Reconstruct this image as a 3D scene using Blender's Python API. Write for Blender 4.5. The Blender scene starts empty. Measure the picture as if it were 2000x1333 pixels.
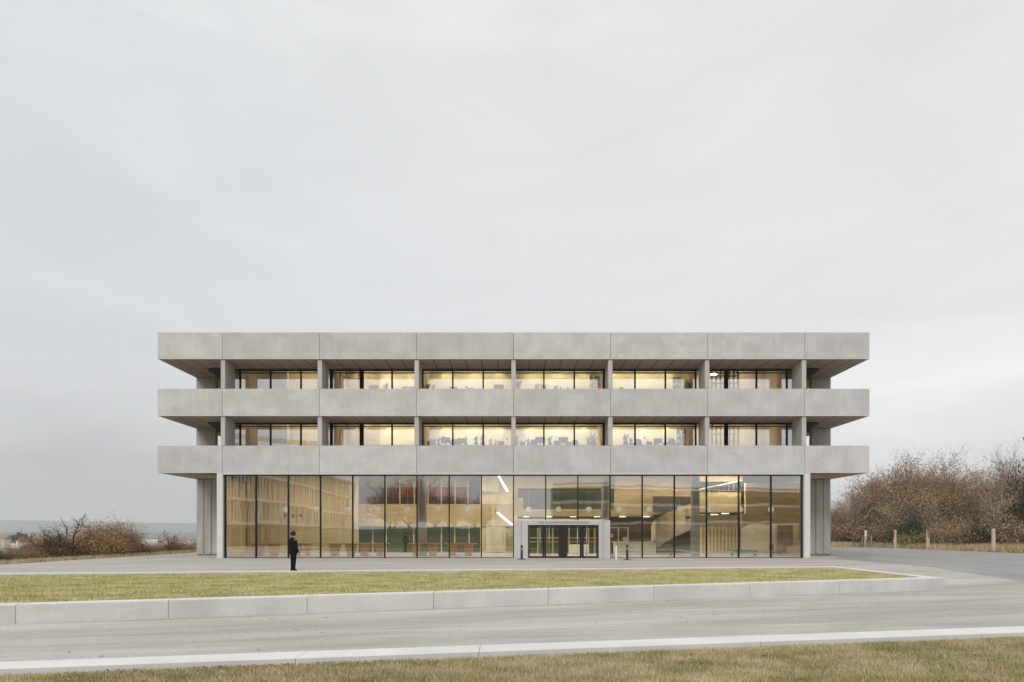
import bpy, bmesh, math, random
import numpy as np
from mathutils import Vector, Matrix, Euler, noise
random.seed(7); rng = np.random.default_rng(7)
R = math.radians
S = bpy.context.scene
C = S.collection

# ------------------------------------------------------------------ camera
F = 1333.0; CX = 1003.0; HY = 1040.0; EYE = 1.75; CAMY = -46.1
cd = bpy.data.cameras.new("camera"); cam = bpy.data.objects.new("camera", cd); C.objects.link(cam)
cam.location = (0, CAMY, EYE); cam.rotation_euler = (R(90), 0, 0)
cd.sensor_width = 36; cd.lens = 24.0; cd.shift_x = -0.0015; cd.shift_y = 0.18675
cd.clip_start = 0.1; cd.clip_end = 30000
S.camera = cam
# ------------------------------------------------------------------ render
S.render.engine = 'CYCLES'
cy = S.cycles
cy.use_denoising = True
try: cy.denoiser = 'OPENIMAGEDENOISE'
except Exception: pass
cy.max_bounces = 8; cy.diffuse_bounces = 5; cy.glossy_bounces = 3; cy.transparent_max_bounces = 12
cy.volume_bounces = 1; cy.sample_clamp_indirect = 6; cy.caustics_reflective = False; cy.caustics_refractive = False
S.view_settings.view_transform = 'Standard'; S.view_settings.look = 'None'
S.view_settings.exposure = 0.12; S.view_settings.gamma = 1.0
# ------------------------------------------------------------------ world: overcast
SUN_EL, SUN_ROT = R(36), R(200)
w = bpy.data.worlds.new("World"); S.world = w; w.use_nodes = True
nt = w.node_tree; N = nt.nodes; L = nt.links; N.clear()
out = N.new('ShaderNodeOutputWorld'); mixs = N.new('ShaderNodeMixShader'); mixs.inputs[0].default_value = 0.9
bg1 = N.new('ShaderNodeBackground'); bg1.inputs[1].default_value = 0.1
sky = N.new('ShaderNodeTexSky'); sky.sky_type = 'NISHITA'; sky.sun_disc = False
sky.sun_elevation = SUN_EL; sky.sun_rotation = SUN_ROT; sky.air_density = 1.0; sky.dust_density = 3.0
L.new(sky.outputs[0], bg1.inputs[0])
bg2 = N.new('ShaderNodeBackground'); bg2.inputs[1].default_value = 1.0
tc = N.new('ShaderNodeTexCoord'); sep = N.new('ShaderNodeSeparateXYZ'); L.new(tc.outputs['Generated'], sep.inputs[0])
# elevation ramp for the blue-grey left side and for the paler right side
def ramp(stops):
    r = N.new('ShaderNodeValToRGB'); e = r.color_ramp.elements
    for i, (p, c) in enumerate(stops):
        if i < 2: el = e[i]; el.position = p
        else: el = e.new(p)
        el.color = (*c, 1)
    return r
# a soft irregular displacement of the elevation gives the cloud layers
mp = N.new('ShaderNodeMapping'); mp.inputs['Scale'].default_value = (1.6, 1.6, 7.0)
L.new(tc.outputs['Generated'], mp.inputs[0])
nz = N.new('ShaderNodeTexNoise'); nz.inputs['Scale'].default_value = 1.3; nz.inputs['Detail'].default_value = 5
L.new(mp.outputs[0], nz.inputs['Vector'])
m1 = N.new('ShaderNodeMath'); m1.operation = 'MULTIPLY_ADD'; m1.inputs[1].default_value = 0.22; m1.inputs[2].default_value = -0.11
L.new(nz.outputs['Fac'], m1.inputs[0])
m2 = N.new('ShaderNodeMath'); m2.operation = 'ADD'; L.new(sep.outputs['Z'], m2.inputs[0]); L.new(m1.outputs[0], m2.inputs[1])
rl = ramp([(0.0, (.47, .48, .50)), (0.075, (.52, .525, .54)), (0.165, (.665, .672, .680)), (0.33, (.70, .722, .733)), (0.6, (.725, .748, .758)), (0.78, (1.15, 1.15, 1.15)), (1.0, (1.5, 1.5, 1.48))])
rr = ramp([(0.0, (.58, .59, .605)), (0.08, (.69, .695, .705)), (0.16, (.91, .895, .885)), (0.27, (.785, .775, .778)), (0.6, (.785, .777, .765)), (0.78, (1.15, 1.15, 1.14)), (1.0, (1.5, 1.49, 1.46))])
L.new(m2.outputs[0], rl.inputs[0]); L.new(m2.outputs[0], rr.inputs[0])
mr = N.new('ShaderNodeMapRange'); mr.inputs['From Min'].default_value = -0.55; mr.inputs['From Max'].default_value = 0.35
mr.interpolation_type = 'SMOOTHSTEP'
mx = N.new('ShaderNodeMath'); mx.operation = 'ADD'; L.new(sep.outputs['X'], mx.inputs[0]); L.new(m1.outputs[0], mx.inputs[1])
L.new(mx.outputs[0], mr.inputs['Value'])
mc = N.new('ShaderNodeMix'); mc.data_type = 'RGBA'
L.new(mr.outputs[0], mc.inputs[0]); L.new(rl.outputs[0], mc.inputs[6]); L.new(rr.outputs[0], mc.inputs[7])
# faint cloud mottling
nz2 = N.new('ShaderNodeTexNoise'); nz2.inputs['Scale'].default_value = 3.4; nz2.inputs['Detail'].default_value = 10; nz2.inputs['Roughness'].default_value = .6; nz2.inputs['Distortion'].default_value = .6
mp2 = N.new('ShaderNodeMapping'); mp2.inputs['Scale'].default_value = (1, 1, 3.2); mp2.inputs['Rotation'].default_value = (0, R(18), 0)
L.new(tc.outputs['Generated'], mp2.inputs[0]); L.new(mp2.outputs[0], nz2.inputs['Vector'])
m3 = N.new('ShaderNodeMapRange'); m3.inputs['From Min'].default_value = .3; m3.inputs['From Max'].default_value = .7
m3.inputs['To Min'].default_value = 0.965; m3.inputs['To Max'].default_value = 1.055; L.new(nz2.outputs['Fac'], m3.inputs['Value'])
mm = N.new('ShaderNodeMix'); mm.data_type = 'RGBA'; mm.blend_type = 'MULTIPLY'; mm.inputs[0].default_value = 1
L.new(mc.outputs[2], mm.inputs[6]); L.new(m3.outputs[0], mm.inputs[7])
L.new(mm.outputs[2], bg2.inputs[0])
L.new(bg1.outputs[0], mixs.inputs[1]); L.new(bg2.outputs[0], mixs.inputs[2]); L.new(mixs.outputs[0], out.inputs[0])
# ------------------------------------------------------------------ sun behind cloud
sd = bpy.data.lights.new("sun", 'SUN'); sd.energy = 1.3; sd.angle = R(30); sd.color = (1, .97, .93)
sun = bpy.data.objects.new("sun", sd); C.objects.link(sun)
az = SUN_ROT
sdir = Vector((math.sin(az) * math.cos(SUN_EL), math.cos(az) * math.cos(SUN_EL), math.sin(SUN_EL)))
sun.rotation_euler = sdir.to_track_quat('Z', 'Y').to_euler(); sun.location = (0, -60, 60)

# ================================================================== helpers
def W(px, py, d):
    "world point seen at photograph pixel px,py at distance d in front of the camera"
    return Vector(((px - CX) * d / F, CAMY + d, EYE + (HY - py) * d / F))
def tag(o, label=None, cat=None, group=None, kind=None):
    if label: o['label'] = label
    if cat: o['category'] = cat
    if group: o['group'] = group
    if kind: o['kind'] = kind
    return o
def empty(name, loc=(0, 0, 0), rz=0, **k):
    o = bpy.data.objects.new(name, None); C.objects.link(o); o.location = loc; o.rotation_euler = (0, 0, rz)
    o.empty_display_size = .2
    return tag(o, **k)
class MB:
    def __init__(s): s.v = []; s.f = []; s.m = []
    def box(s, x0, x1, y0, y1, z0, z1, mi=0):
        b = len(s.v)
        s.v += [(x0, y0, z0), (x1, y0, z0), (x1, y1, z0), (x0, y1, z0), (x0, y0, z1), (x1, y0, z1), (x1, y1, z1), (x0, y1, z1)]
        for q in ((0, 3, 2, 1), (4, 5, 6, 7), (0, 1, 5, 4), (1, 2, 6, 5), (2, 3, 7, 6), (3, 0, 4, 7)):
            s.f.append(tuple(b + i for i in q)); s.m.append(mi)
        return s
    def face(s, pts, mi=0):
        b = len(s.v); s.v += [tuple(p) for p in pts]; s.f.append(tuple(range(b, b + len(pts)))); s.m.append(mi); return s
    def tube(s, p0, p1, r0, r1=None, n=8, cap=True, mi=0):
        p0 = Vector(p0); p1 = Vector(p1); r1 = r0 if r1 is None else r1
        d = (p1 - p0).normalized(); a = d.orthogonal().normalized(); c = d.cross(a); b = len(s.v)
        for p, r in ((p0, r0), (p1, r1)):
            for i in range(n):
                t = 2 * math.pi * i / n; s.v.append(tuple(p + a * (r * math.cos(t)) + c * (r * math.sin(t))))
        for i in range(n):
            j = (i + 1) % n; s.f.append((b + i, b + j, b + n + j, b + n + i)); s.m.append(mi)
        if cap: s.f.append(tuple(b + i for i in reversed(range(n)))); s.m.append(mi); s.f.append(tuple(b + n + i for i in range(n))); s.m.append(mi)
        return s
    def lathe(s, prof, cx=0, cy=0, n=16, mi=0):
        b = len(s.v)
        for r, z in prof:
            for i in range(n):
                t = 2 * math.pi * i / n; s.v.append((cx + r * math.cos(t), cy + r * math.sin(t), z))
        for k in range(len(prof) - 1):
            for i in range(n):
                j = (i + 1) % n; s.f.append((b + k * n + i, b + k * n + j, b + (k + 1) * n + j, b + (k + 1) * n + i)); s.m.append(mi)
        s.f.append(tuple(b + i for i in reversed(range(n)))); s.m.append(mi)
        s.f.append(tuple(b + (len(prof) - 1) * n + i for i in range(n))); s.m.append(mi)
        return s
    def loft(s, rings, mi=0, cap=True):
        "rings: list of lists of points, same length"
        b = len(s.v); n = len(rings[0])
        for r in rings: s.v += [tuple(p) for p in r]
        for k in range(len(rings) - 1):
            for i in range(n):
                j = (i + 1) % n; s.f.append((b + k * n + i, b + k * n + j, b + (k + 1) * n + j, b + (k + 1) * n + i)); s.m.append(mi)
        if cap:
            s.f.append(tuple(b + i for i in reversed(range(n)))); s.m.append(mi)
            s.f.append(tuple(b + (len(rings) - 1) * n + i for i in range(n))); s.m.append(mi)
        return s
    def prism(s, poly, z0, z1, mi=0):
        return s.loft([[(x, y, z0) for x, y in poly], [(x, y, z1) for x, y in poly]], mi)
    def build(s, name, mats, parent=None, smooth=False, bevel=0, **k):
        me = bpy.data.meshes.new(name); me.from_pydata(s.v, [], s.f); me.update()
        if not isinstance(mats, (list, tuple)): mats = [mats]
        for m in mats: me.materials.append(m)
        if len(mats) > 1: me.polygons.foreach_set('material_index', s.m)
        if smooth: me.polygons.foreach_set('use_smooth', [True] * len(me.polygons))
        o = bpy.data.objects.new(name, me); C.objects.link(o)
        if bevel:
            md = o.modifiers.new('bevel', 'BEVEL'); md.width = bevel; md.segments = 1; md.limit_method = 'ANGLE'
        if parent: o.parent = parent
        return tag(o, **k)
def np_mesh(name, verts, faces_n, nper, mat, parent=None, **k):
    me = bpy.data.meshes.new(name); V = np.asarray(verts, dtype=np.float32); Fc = np.asarray(faces_n, dtype=np.int32)
    me.vertices.add(len(V)); me.vertices.foreach_set('co', V.ravel())
    me.loops.add(Fc.size); me.loops.foreach_set('vertex_index', Fc.ravel())
    me.polygons.add(len(Fc)); me.polygons.foreach_set('loop_start', np.arange(0, Fc.size, nper, dtype=np.int32))
    me.update(calc_edges=True); me.validate()
    for m in (mat if isinstance(mat, list) else [mat]): me.materials.append(m)
    o = bpy.data.objects.new(name, me); C.objects.link(o)
    if parent: o.parent = parent
    return tag(o, **k)
def dup(root, loc, rz=0, sc=1.0, label=None, group=None):
    r = root.copy(); C.objects.link(r); r.location = loc; r.rotation_euler = (0, 0, rz)
    r.scale = (sc, sc, sc) if not isinstance(sc, tuple) else sc
    if label: r['label'] = label
    if group: r['group'] = group
    for ch in list(root.children):
        c = ch.copy(); C.objects.link(c); c.parent = r
        for g in list(ch.children):
            e = g.copy(); C.objects.link(e); e.parent = c
    return r
ORD = ['first', 'second', 'third', 'fourth', 'fifth', 'sixth', 'seventh', 'eighth', 'ninth', 'tenth', 'eleventh', 'twelfth', 'thirteenth', 'fourteenth', 'fifteenth', 'sixteenth', 'seventeenth', 'eighteenth', 'nineteenth', 'twentieth']
ORD += ['twenty-' + q for q in ORD[:9]] + ['thirtieth'] + ['thirty-' + q for q in ORD[:9]]

# ================================================================== materials
def newmat(name):
    m = bpy.data.materials.new(name); m.use_nodes = True; n = m.node_tree.nodes; n.clear()
    o = n.new('ShaderNodeOutputMaterial'); b = n.new('ShaderNodeBsdfPrincipled'); m.node_tree.links.new(b.outputs[0], o.inputs[0])
    return m, n, m.node_tree.links, b
def surf(name, col, col2=None, rough=.8, scale=3.0, stretch=(1, 1, 1), detail=5, rot=(0, 0, 0), fine=0.0, fine_scale=60, bump=0.0,
         rnd=0.0, island=0.0, metal=0.0, spec=.3, lo=.3, hi=.7, streak=None, world=False, bscale=None):
    m, n, l, b = newmat(name)
    b.inputs['Roughness'].default_value = rough; b.inputs['Metallic'].default_value = metal
    b.inputs['Specular IOR Level'].default_value = spec
    tc = n.new('ShaderNodeTexCoord'); mp = n.new('ShaderNodeMapping')
    mp.inputs['Scale'].default_value = stretch; mp.inputs['Rotation'].default_value = rot
    if rot != (0, 0, 0):
        mp.vector_type = 'TEXTURE'; mp.inputs['Scale'].default_value = tuple(1 / q for q in stretch)
    if world:
        g = n.new('ShaderNodeNewGeometry'); l.new(g.outputs['Position'], mp.inputs[0])
    elif rnd > 0:
        oi = n.new('ShaderNodeObjectInfo'); mu = n.new('ShaderNodeMath'); mu.operation = 'MULTIPLY'; mu.inputs[1].default_value = 137.0
        l.new(oi.outputs['Random'], mu.inputs[0]); ad = n.new('ShaderNodeVectorMath'); ad.operation = 'ADD'
        l.new(tc.outputs['Object'], ad.inputs[0]); l.new(mu.outputs[0], ad.inputs[1]); l.new(ad.outputs[0], mp.inputs[0])
    else: l.new(tc.outputs['Object'], mp.inputs[0])
    nz = n.new('ShaderNodeTexNoise'); nz.inputs['Scale'].default_value = scale; nz.inputs['Detail'].default_value = detail
    l.new(mp.outputs[0], nz.inputs['Vector'])
    rg = n.new('ShaderNodeMapRange'); rg.inputs['From Min'].default_value = lo; rg.inputs['From Max'].default_value = hi
    l.new(nz.outputs['Fac'], rg.inputs['Value'])
    mx = n.new('ShaderNodeMix'); mx.data_type = 'RGBA'; mx.inputs[6].default_value = (*col, 1); mx.inputs[7].default_value = (*(col2 or col), 1)
    l.new(rg.outputs[0], mx.inputs[0]); cur = mx.outputs[2]
    def mul(fac_out, a, bb):
        nonlocal cur
        r2 = n.new('ShaderNodeMapRange'); r2.inputs['From Min'].default_value = 0.3 if fac_out is not None and fac_out.node.type == 'TEX_NOISE' else 0
        r2.inputs['From Max'].default_value = 0.7 if fac_out.node.type == 'TEX_NOISE' else 1
        r2.inputs['To Min'].default_value = a; r2.inputs['To Max'].default_value = bb
        l.new(fac_out, r2.inputs['Value'])
        q = n.new('ShaderNodeMix'); q.data_type = 'RGBA'; q.blend_type = 'MULTIPLY'; q.inputs[0].default_value = 1
        l.new(cur, q.inputs[6]); l.new(r2.outputs[0], q.inputs[7]); cur = q.outputs[2]
    if streak:
        mp3 = n.new('ShaderNodeMapping'); mp3.inputs['Scale'].default_value = streak[0]; mp3.inputs['Rotation'].default_value = rot
        if rot != (0, 0, 0): mp3.vector_type = 'TEXTURE'; mp3.inputs['Scale'].default_value = tuple(1 / q for q in streak[0])
        l.new(mp.inputs[0].links[0].from_socket, mp3.inputs[0])
        n3 = n.new('ShaderNodeTexNoise'); n3.inputs['Scale'].default_value = 1; n3.inputs['Detail'].default_value = 4
        l.new(mp3.outputs[0], n3.inputs['Vector']); mul(n3.outputs['Fac'], 1 - streak[1], 1 + streak[1])
    if fine > 0:
        n2 = n.new('ShaderNodeTexNoise'); n2.inputs['Scale'].default_value = fine_scale; n2.inputs['Detail'].default_value = 2
        l.new(mp.inputs[0].links[0].from_socket, n2.inputs['Vector']); mul(n2.outputs['Fac'], 1 - fine, 1 + fine)
    if rnd > 0: mul(oi.outputs['Random'], 1 - rnd, 1 + rnd)
    if island > 0:
        g = n.new('ShaderNodeNewGeometry'); mul(g.outputs['Random Per Island'], 1 - island, 1 + island)
    l.new(cur, b.inputs['Base Color'])
    if bump > 0:
        bp = n.new('ShaderNodeBump'); bp.inputs['Strength'].default_value = bump; bp.inputs['Distance'].default_value = 0.02
        nb = n.new('ShaderNodeTexNoise'); nb.inputs['Scale'].default_value = bscale or fine_scale; nb.inputs['Detail'].default_value = 3
        l.new(mp.inputs[0].links[0].from_socket, nb.inputs['Vector'])
        l.new(nb.outputs['Fac'], bp.inputs['Height']); l.new(bp.outputs[0], b.inputs['Normal'])
    return m
def emis(name, col, st):
    m, n, l, b = newmat(name); b.inputs['Base Color'].default_value = (.8, .8, .8, 1)
    b.inputs['Emission Color'].default_value = (*col, 1); b.inputs['Emission Strength'].default_value = st; return m
def glassm(name, refl=.3, wave=0.25, tint=(.98, .985, .96)):
    m, n, l, b = newmat(name); n.remove(b); o = [q for q in n if q.type == 'OUTPUT_MATERIAL'][0]
    tr = n.new('ShaderNodeBsdfTransparent'); tr.inputs[0].default_value = (*tint, 1)
    gl = n.new('ShaderNodeBsdfGlossy'); gl.inputs['Roughness'].default_value = 0.0; gl.inputs[0].default_value = (.95, .98, 1, 1)
    fr = n.new('ShaderNodeFresnel'); fr.inputs[0].default_value = 1.5
    ma = n.new('ShaderNodeMath'); ma.operation = 'ADD'; ma.inputs[1].default_value = refl; ma.use_clamp = True; l.new(fr.outputs[0], ma.inputs[0])
    tc = n.new('ShaderNodeTexCoord'); oi = n.new('ShaderNodeObjectInfo'); mu = n.new('ShaderNodeMath'); mu.operation = 'MULTIPLY'; mu.inputs[1].default_value = 91.0
    l.new(oi.outputs['Random'], mu.inputs[0]); ad = n.new('ShaderNodeVectorMath'); l.new(tc.outputs['Object'], ad.inputs[0]); l.new(mu.outputs[0], ad.inputs[1])
    nz = n.new('ShaderNodeTexNoise'); nz.inputs['Scale'].default_value = .55; nz.inputs['Detail'].default_value = 1; l.new(ad.outputs[0], nz.inputs['Vector'])
    bp = n.new('ShaderNodeBump'); bp.inputs['Strength'].default_value = 1; bp.inputs['Distance'].default_value = wave * .02
    l.new(nz.outputs['Fac'], bp.inputs['Height']); l.new(bp.outputs[0], gl.inputs['Normal'])
    mi = n.new('ShaderNodeMixShader'); l.new(ma.outputs[0], mi.inputs[0]); l.new(tr.outputs[0], mi.inputs[1]); l.new(gl.outputs[0], mi.inputs[2]); l.new(mi.outputs[0], o.inputs[0])
    return m
def clearm(name):
    m, n, l, b = newmat(name); n.remove(b); o = [q for q in n if q.type == 'OUTPUT_MATERIAL'][0]
    tr = n.new('ShaderNodeBsdfTransparent'); l.new(tr.outputs[0], o.inputs[0]); return m

M = {}
M['concrete'] = surf('concrete', (.472, .459, .450), (.550, .538, .531), .85, .8, (1, 1, 1.2), 9, fine=.05, fine_scale=25, bump=.12, rnd=.05, streak=((3.5, 3.5, .5), .035), lo=.34, hi=.64)
def add_stains(m, amt):
    n = m.node_tree.nodes; l = m.node_tree.links; b = [q for q in n if q.type == 'BSDF_PRINCIPLED'][0]; cur = b.inputs['Base Color'].links[0].from_socket
    vec = [q for q in n if q.type == 'MAPPING'][0].inputs[0].links[0].from_socket
    mp = n.new('ShaderNodeMapping'); mp.inputs['Scale'].default_value = (7, 7, .5); l.new(vec, mp.inputs[0])
    nz = n.new('ShaderNodeTexNoise'); nz.inputs['Scale'].default_value = 1; nz.inputs['Detail'].default_value = 6; nz.inputs['Distortion'].default_value = .4; l.new(mp.outputs[0], nz.inputs['Vector'])
    a = n.new('ShaderNodeMapRange'); a.inputs['From Min'].default_value = .52; a.inputs['From Max'].default_value = .75; l.new(nz.outputs['Fac'], a.inputs['Value'])
    n2 = n.new('ShaderNodeTexNoise'); n2.inputs['Scale'].default_value = .45; n2.inputs['Detail'].default_value = 2; l.new(vec, n2.inputs['Vector'])
    a2 = n.new('ShaderNodeMapRange'); a2.inputs['From Min'].default_value = .42; a2.inputs['From Max'].default_value = .62; l.new(n2.outputs['Fac'], a2.inputs['Value'])
    tc = n.new('ShaderNodeTexCoord'); sp = n.new('ShaderNodeSeparateXYZ'); l.new(tc.outputs['Generated'], sp.inputs[0])
    p = n.new('ShaderNodeMath'); p.operation = 'POWER'; p.inputs[1].default_value = 1.5; l.new(sp.outputs['Z'], p.inputs[0])
    q = n.new('ShaderNodeMath'); q.operation = 'MULTIPLY'; l.new(a.outputs[0], q.inputs[0]); l.new(a2.outputs[0], q.inputs[1])
    q2 = n.new('ShaderNodeMath'); q2.operation = 'MULTIPLY'; l.new(q.outputs[0], q2.inputs[0]); l.new(p.outputs[0], q2.inputs[1])
    q3 = n.new('ShaderNodeMath'); q3.operation = 'MULTIPLY_ADD'; q3.inputs[1].default_value = -amt; q3.inputs[2].default_value = 1; l.new(q2.outputs[0], q3.inputs[0])
    mx = n.new('ShaderNodeMix'); mx.data_type = 'RGBA'; mx.blend_type = 'MULTIPLY'; mx.inputs[0].default_value = 1; l.new(cur, mx.inputs[6]); l.new(q3.outputs[0], mx.inputs[7])
    # pale lime arcs left by the formwork
    mp2 = n.new('ShaderNodeMapping'); mp2.inputs['Scale'].default_value = (.5, .5, 1.3); l.new(vec, mp2.inputs[0])
    n3 = n.new('ShaderNodeTexNoise'); n3.inputs['Scale'].default_value = 1.1; n3.inputs['Detail'].default_value = 1.5; n3.inputs['Distortion'].default_value = 1.2; l.new(mp2.outputs[0], n3.inputs['Vector'])
    s1 = n.new('ShaderNodeMath'); s1.operation = 'SUBTRACT'; s1.inputs[1].default_value = .5; l.new(n3.outputs['Fac'], s1.inputs[0])
    s2 = n.new('ShaderNodeMath'); s2.operation = 'ABSOLUTE'; l.new(s1.outputs[0], s2.inputs[0])
    s3 = n.new('ShaderNodeMapRange'); s3.inputs['From Min'].default_value = 0; s3.inputs['From Max'].default_value = .02; s3.inputs['To Min'].default_value = 1.07; s3.inputs['To Max'].default_value = 1.0; l.new(s2.outputs[0], s3.inputs['Value'])
    m2 = n.new('ShaderNodeMix'); m2.data_type = 'RGBA'; m2.blend_type = 'MULTIPLY'; m2.inputs[0].default_value = 1; l.new(mx.outputs[2], m2.inputs[6]); l.new(s3.outputs[0], m2.inputs[7])
    l.new(m2.outputs[2], b.inputs['Base Color'])
add_stains(M['concrete'], .14)
M['concrete_pier'] = surf('pier_concrete', (.43, .418, .405), (.50, .49, .478), .85, 1.1, fine=.06, fine_scale=30, bump=.15, rnd=.04, streak=((5, 5, .4), .05))
M['concrete_board'] = surf('board_concrete', (.36, .345, .33), (.47, .455, .44), .85, 1.0, (1, 1, .5), fine=.08, fine_scale=20, bump=.2, streak=((9, 9, .3), .10))
M['concrete_trim'] = surf('trim_concrete', (.60, .595, .58), (.66, .655, .645), .8, 2, fine=.04, fine_scale=30)
M['concrete_portal'] = surf('portal_concrete', (.47, .46, .455), (.53, .52, .51), .8, .9, fine=.04, fine_scale=30, streak=((4, 4, .5), .04))
M['joint'] = surf('joint', (.06, .055, .05), (.09, .08, .075), .9)
M['wall_concrete'] = surf('bench_concrete', (.53, .515, .50), (.61, .595, .58), .75, .8, fine=.04, fine_scale=30, bump=.08, rnd=.03, streak=((2, 2, .6), .04))
add_stains(M['wall_concrete'], .10)
M['kerb'] = surf('kerb_concrete', (.545, .54, .525), (.63, .625, .61), .8, .7, fine=.05, fine_scale=30, bump=.1, world=True)
ROT = (0, 0, R(15))
M['paving'] = surf('paving', (.335, .314, .29), (.44, .416, .387), .9, .35, (.35, 1.6, 1), 8, ROT, fine=.12, fine_scale=14, bump=.5, streak=((.3, 2.8, 1), .11), bscale=9, lo=.32, hi=.68)
def add_marks(m, rot, amt):
    n = m.node_tree.nodes; l = m.node_tree.links; b = [q for q in n if q.type == 'BSDF_PRINCIPLED'][0]; cur = b.inputs['Base Color'].links[0].from_socket
    g = n.new('ShaderNodeNewGeometry')
    for sc, lo, hi, k in (((.45, 8, 1), .60, .70, amt), ((.12, .8, 1), .45, .75, amt * .8), ((30, 30, 1), .62, .8, amt * 1.3)):
        mp = n.new('ShaderNodeMapping'); mp.vector_type = 'TEXTURE'; mp.inputs['Rotation'].default_value = rot; mp.inputs['Scale'].default_value = tuple(1 / q for q in sc); l.new(g.outputs['Position'], mp.inputs[0])
        nz = n.new('ShaderNodeTexNoise'); nz.inputs['Scale'].default_value = 1; nz.inputs['Detail'].default_value = 5; nz.inputs['Distortion'].default_value = .5; l.new(mp.outputs[0], nz.inputs['Vector'])
        a = n.new('ShaderNodeMapRange'); a.inputs['From Min'].default_value = lo; a.inputs['From Max'].default_value = hi; a.inputs['To Min'].default_value = 1; a.inputs['To Max'].default_value = 1 - k; l.new(nz.outputs['Fac'], a.inputs['Value'])
        mx = n.new('ShaderNodeMix'); mx.data_type = 'RGBA'; mx.blend_type = 'MULTIPLY'; mx.inputs[0].default_value = 1; l.new(cur, mx.inputs[6]); l.new(a.outputs[0], mx.inputs[7]); cur = mx.outputs[2]
    l.new(cur, b.inputs['Base Color'])
add_marks(M['paving'], ROT, .16)
M['asphalt'] = surf('asphalt', (.235, .23, .225), (.305, .30, .293), .9, .3, (1.8, .5, 1), 7, fine=.10, fine_scale=22, bump=.3, streak=((.4, 3.0, 1), .09))
add_marks(M['asphalt'], (0, 0, R(90)), .10)
M['soil'] = surf('soil', (.28, .27, .12), (.42, .37, .20), .95, 1.3, fine=.25, fine_scale=25)
def grassm(name, cols, sc=.5, st=(1, 2.5, 1), amt=.36):
    m, n, l, b = newmat(name); b.inputs['Roughness'].default_value = .75; b.inputs['Specular IOR Level'].default_value = .15
    g = n.new('ShaderNodeNewGeometry'); mp = n.new('ShaderNodeMapping'); mp.inputs['Scale'].default_value = st; l.new(g.outputs['Position'], mp.inputs[0])
    nz = n.new('ShaderNodeTexNoise'); nz.inputs['Scale'].default_value = sc; nz.inputs['Detail'].default_value = 5; l.new(mp.outputs[0], nz.inputs['Vector'])
    ad = n.new('ShaderNodeMath'); ad.operation = 'MULTIPLY_ADD'; ad.inputs[1].default_value = amt; l.new(g.outputs['Random Per Island'], ad.inputs[0]); l.new(nz.outputs['Fac'], ad.inputs[2])
    r = n.new('ShaderNodeValToRGB'); e = r.color_ramp.elements; ps = [.42, .58, .74, .92]
    for i, c in enumerate(cols):
        el = e[i] if i < 2 else e.new(ps[i])
        el.position = ps[i]; el.color = (*c, 1)
    l.new(ad.outputs[0], r.inputs[0]); l.new(r.outputs[0], b.inputs['Base Color']); return m
M['grass'] = grassm('lawn_grass', [(.24, .275, .075), (.36, .36, .125), (.50, .45, .23), (.66, .59, .38)], .8, (1, 1.4, 1), .45)
M['grass_front'] = grassm('front_grass', [(.17, .185, .055), (.28, .26, .10), (.42, .355, .20), (.62, .53, .35)], 1.1, (1, 1.5, 1), .5)
M['dry_grass'] = grassm('dry_grass', [(.24, .21, .10), (.38, .30, .165), (.52, .41, .26), (.66, .54, .38)], .6, (1, 1, 1))
M['bank_grass'] = surf('bank_grass', (.035, .06, .02), (.06, .09, .03), .9, .4, fine=.2, fine_scale=8, world=True)
M['terrain'] = surf('terrain', (.09, .10, .05), (.20, .16, .09), .95, .02, detail=8, fine=.2, fine_scale=.5, world=True)
M['hill'] = surf('hill_forest', (.03, .055, .045), (.055, .08, .06), .95, .004, detail=8, world=True)
M['metal'] = surf('black_metal', (.007, .007, .007), (.011, .011, .010), .6, 4, spec=.15)
M['black'] = surf('black_panel', (.012, .012, .012), (.016, .016, .016), .35, 4, spec=.4)
M['steel'] = surf('steel', (.55, .55, .55), (.65, .65, .65), .3, 4, metal=.8)
M['white_paint'] = surf('white_paint', (.76, .76, .75), (.82, .82, .81), .5, 4)
M['glass'] = glassm('hall_glass', .33, .13)
M['glass_up'] = glassm('office_glass', .42, .06)
M['glass_door'] = glassm('door_glass', .16, .08)
M['clear'] = clearm('inner_surface')
M['cream'] = surf('cream_wall', (.80, .70, .42), (.86, .77, .50), .8, 1.0, fine=.02)
M['pale'] = surf('pale_wall', (.74, .72, .62), (.8, .77, .66), .8, 1.0, fine=.02)
M['timber'] = surf('timber', (.52, .41, .235), (.66, .54, .33), .6, 1.2, (1, 1, 4), fine=.06, fine_scale=20, streak=((.6, 2, 22), .08))
M['timber_v'] = surf('timber_upright', (.46, .36, .21), (.60, .49, .31), .6, 1.2, (4, 1, .4), fine=.05, fine_scale=20, streak=((18, 18, .4), .10))
M['wood_dark'] = surf('dark_wood', (.10, .045, .022), (.17, .075, .038), .55, 2, (6, 1, .6), streak=((20, 20, .6), .15))
M['dark'] = surf('dark_panel', (.045, .04, .036), (.07, .06, .055), .6, 2)
M['green_board'] = surf('green_board', (.05, .065, .035), (.085, .10, .055), .5, 1.5)
M['red'] = surf('red_panel', (.50, .05, .03), (.62, .08, .05), .6, 2, streak=((6, 6, .5), .12))
M['orange'] = surf('orange_laminate', (.66, .25, .11), (.72, .30, .14), .5, 2)
M['floor'] = surf('hall_floor', (.42, .40, .36), (.50, .48, .44), .35, .6, fine=.04, fine_scale=10)
M['ceiling'] = surf('ceiling_board', (.62, .56, .44), (.70, .64, .50), .8, 1)
M['plant'] = surf('plant_leaf', (.035, .07, .02), (.07, .11, .035), .6, 6, island=.3)
M['teal'] = surf('teal_cover', (.12, .26, .21), (.16, .31, .26), .7, 3)
M['lamp'] = emis('lamp_glow', (1, .93, .78), 9)
M['lamp_strip'] = emis('strip_glow', (1, .96, .88), 1.9)
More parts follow.
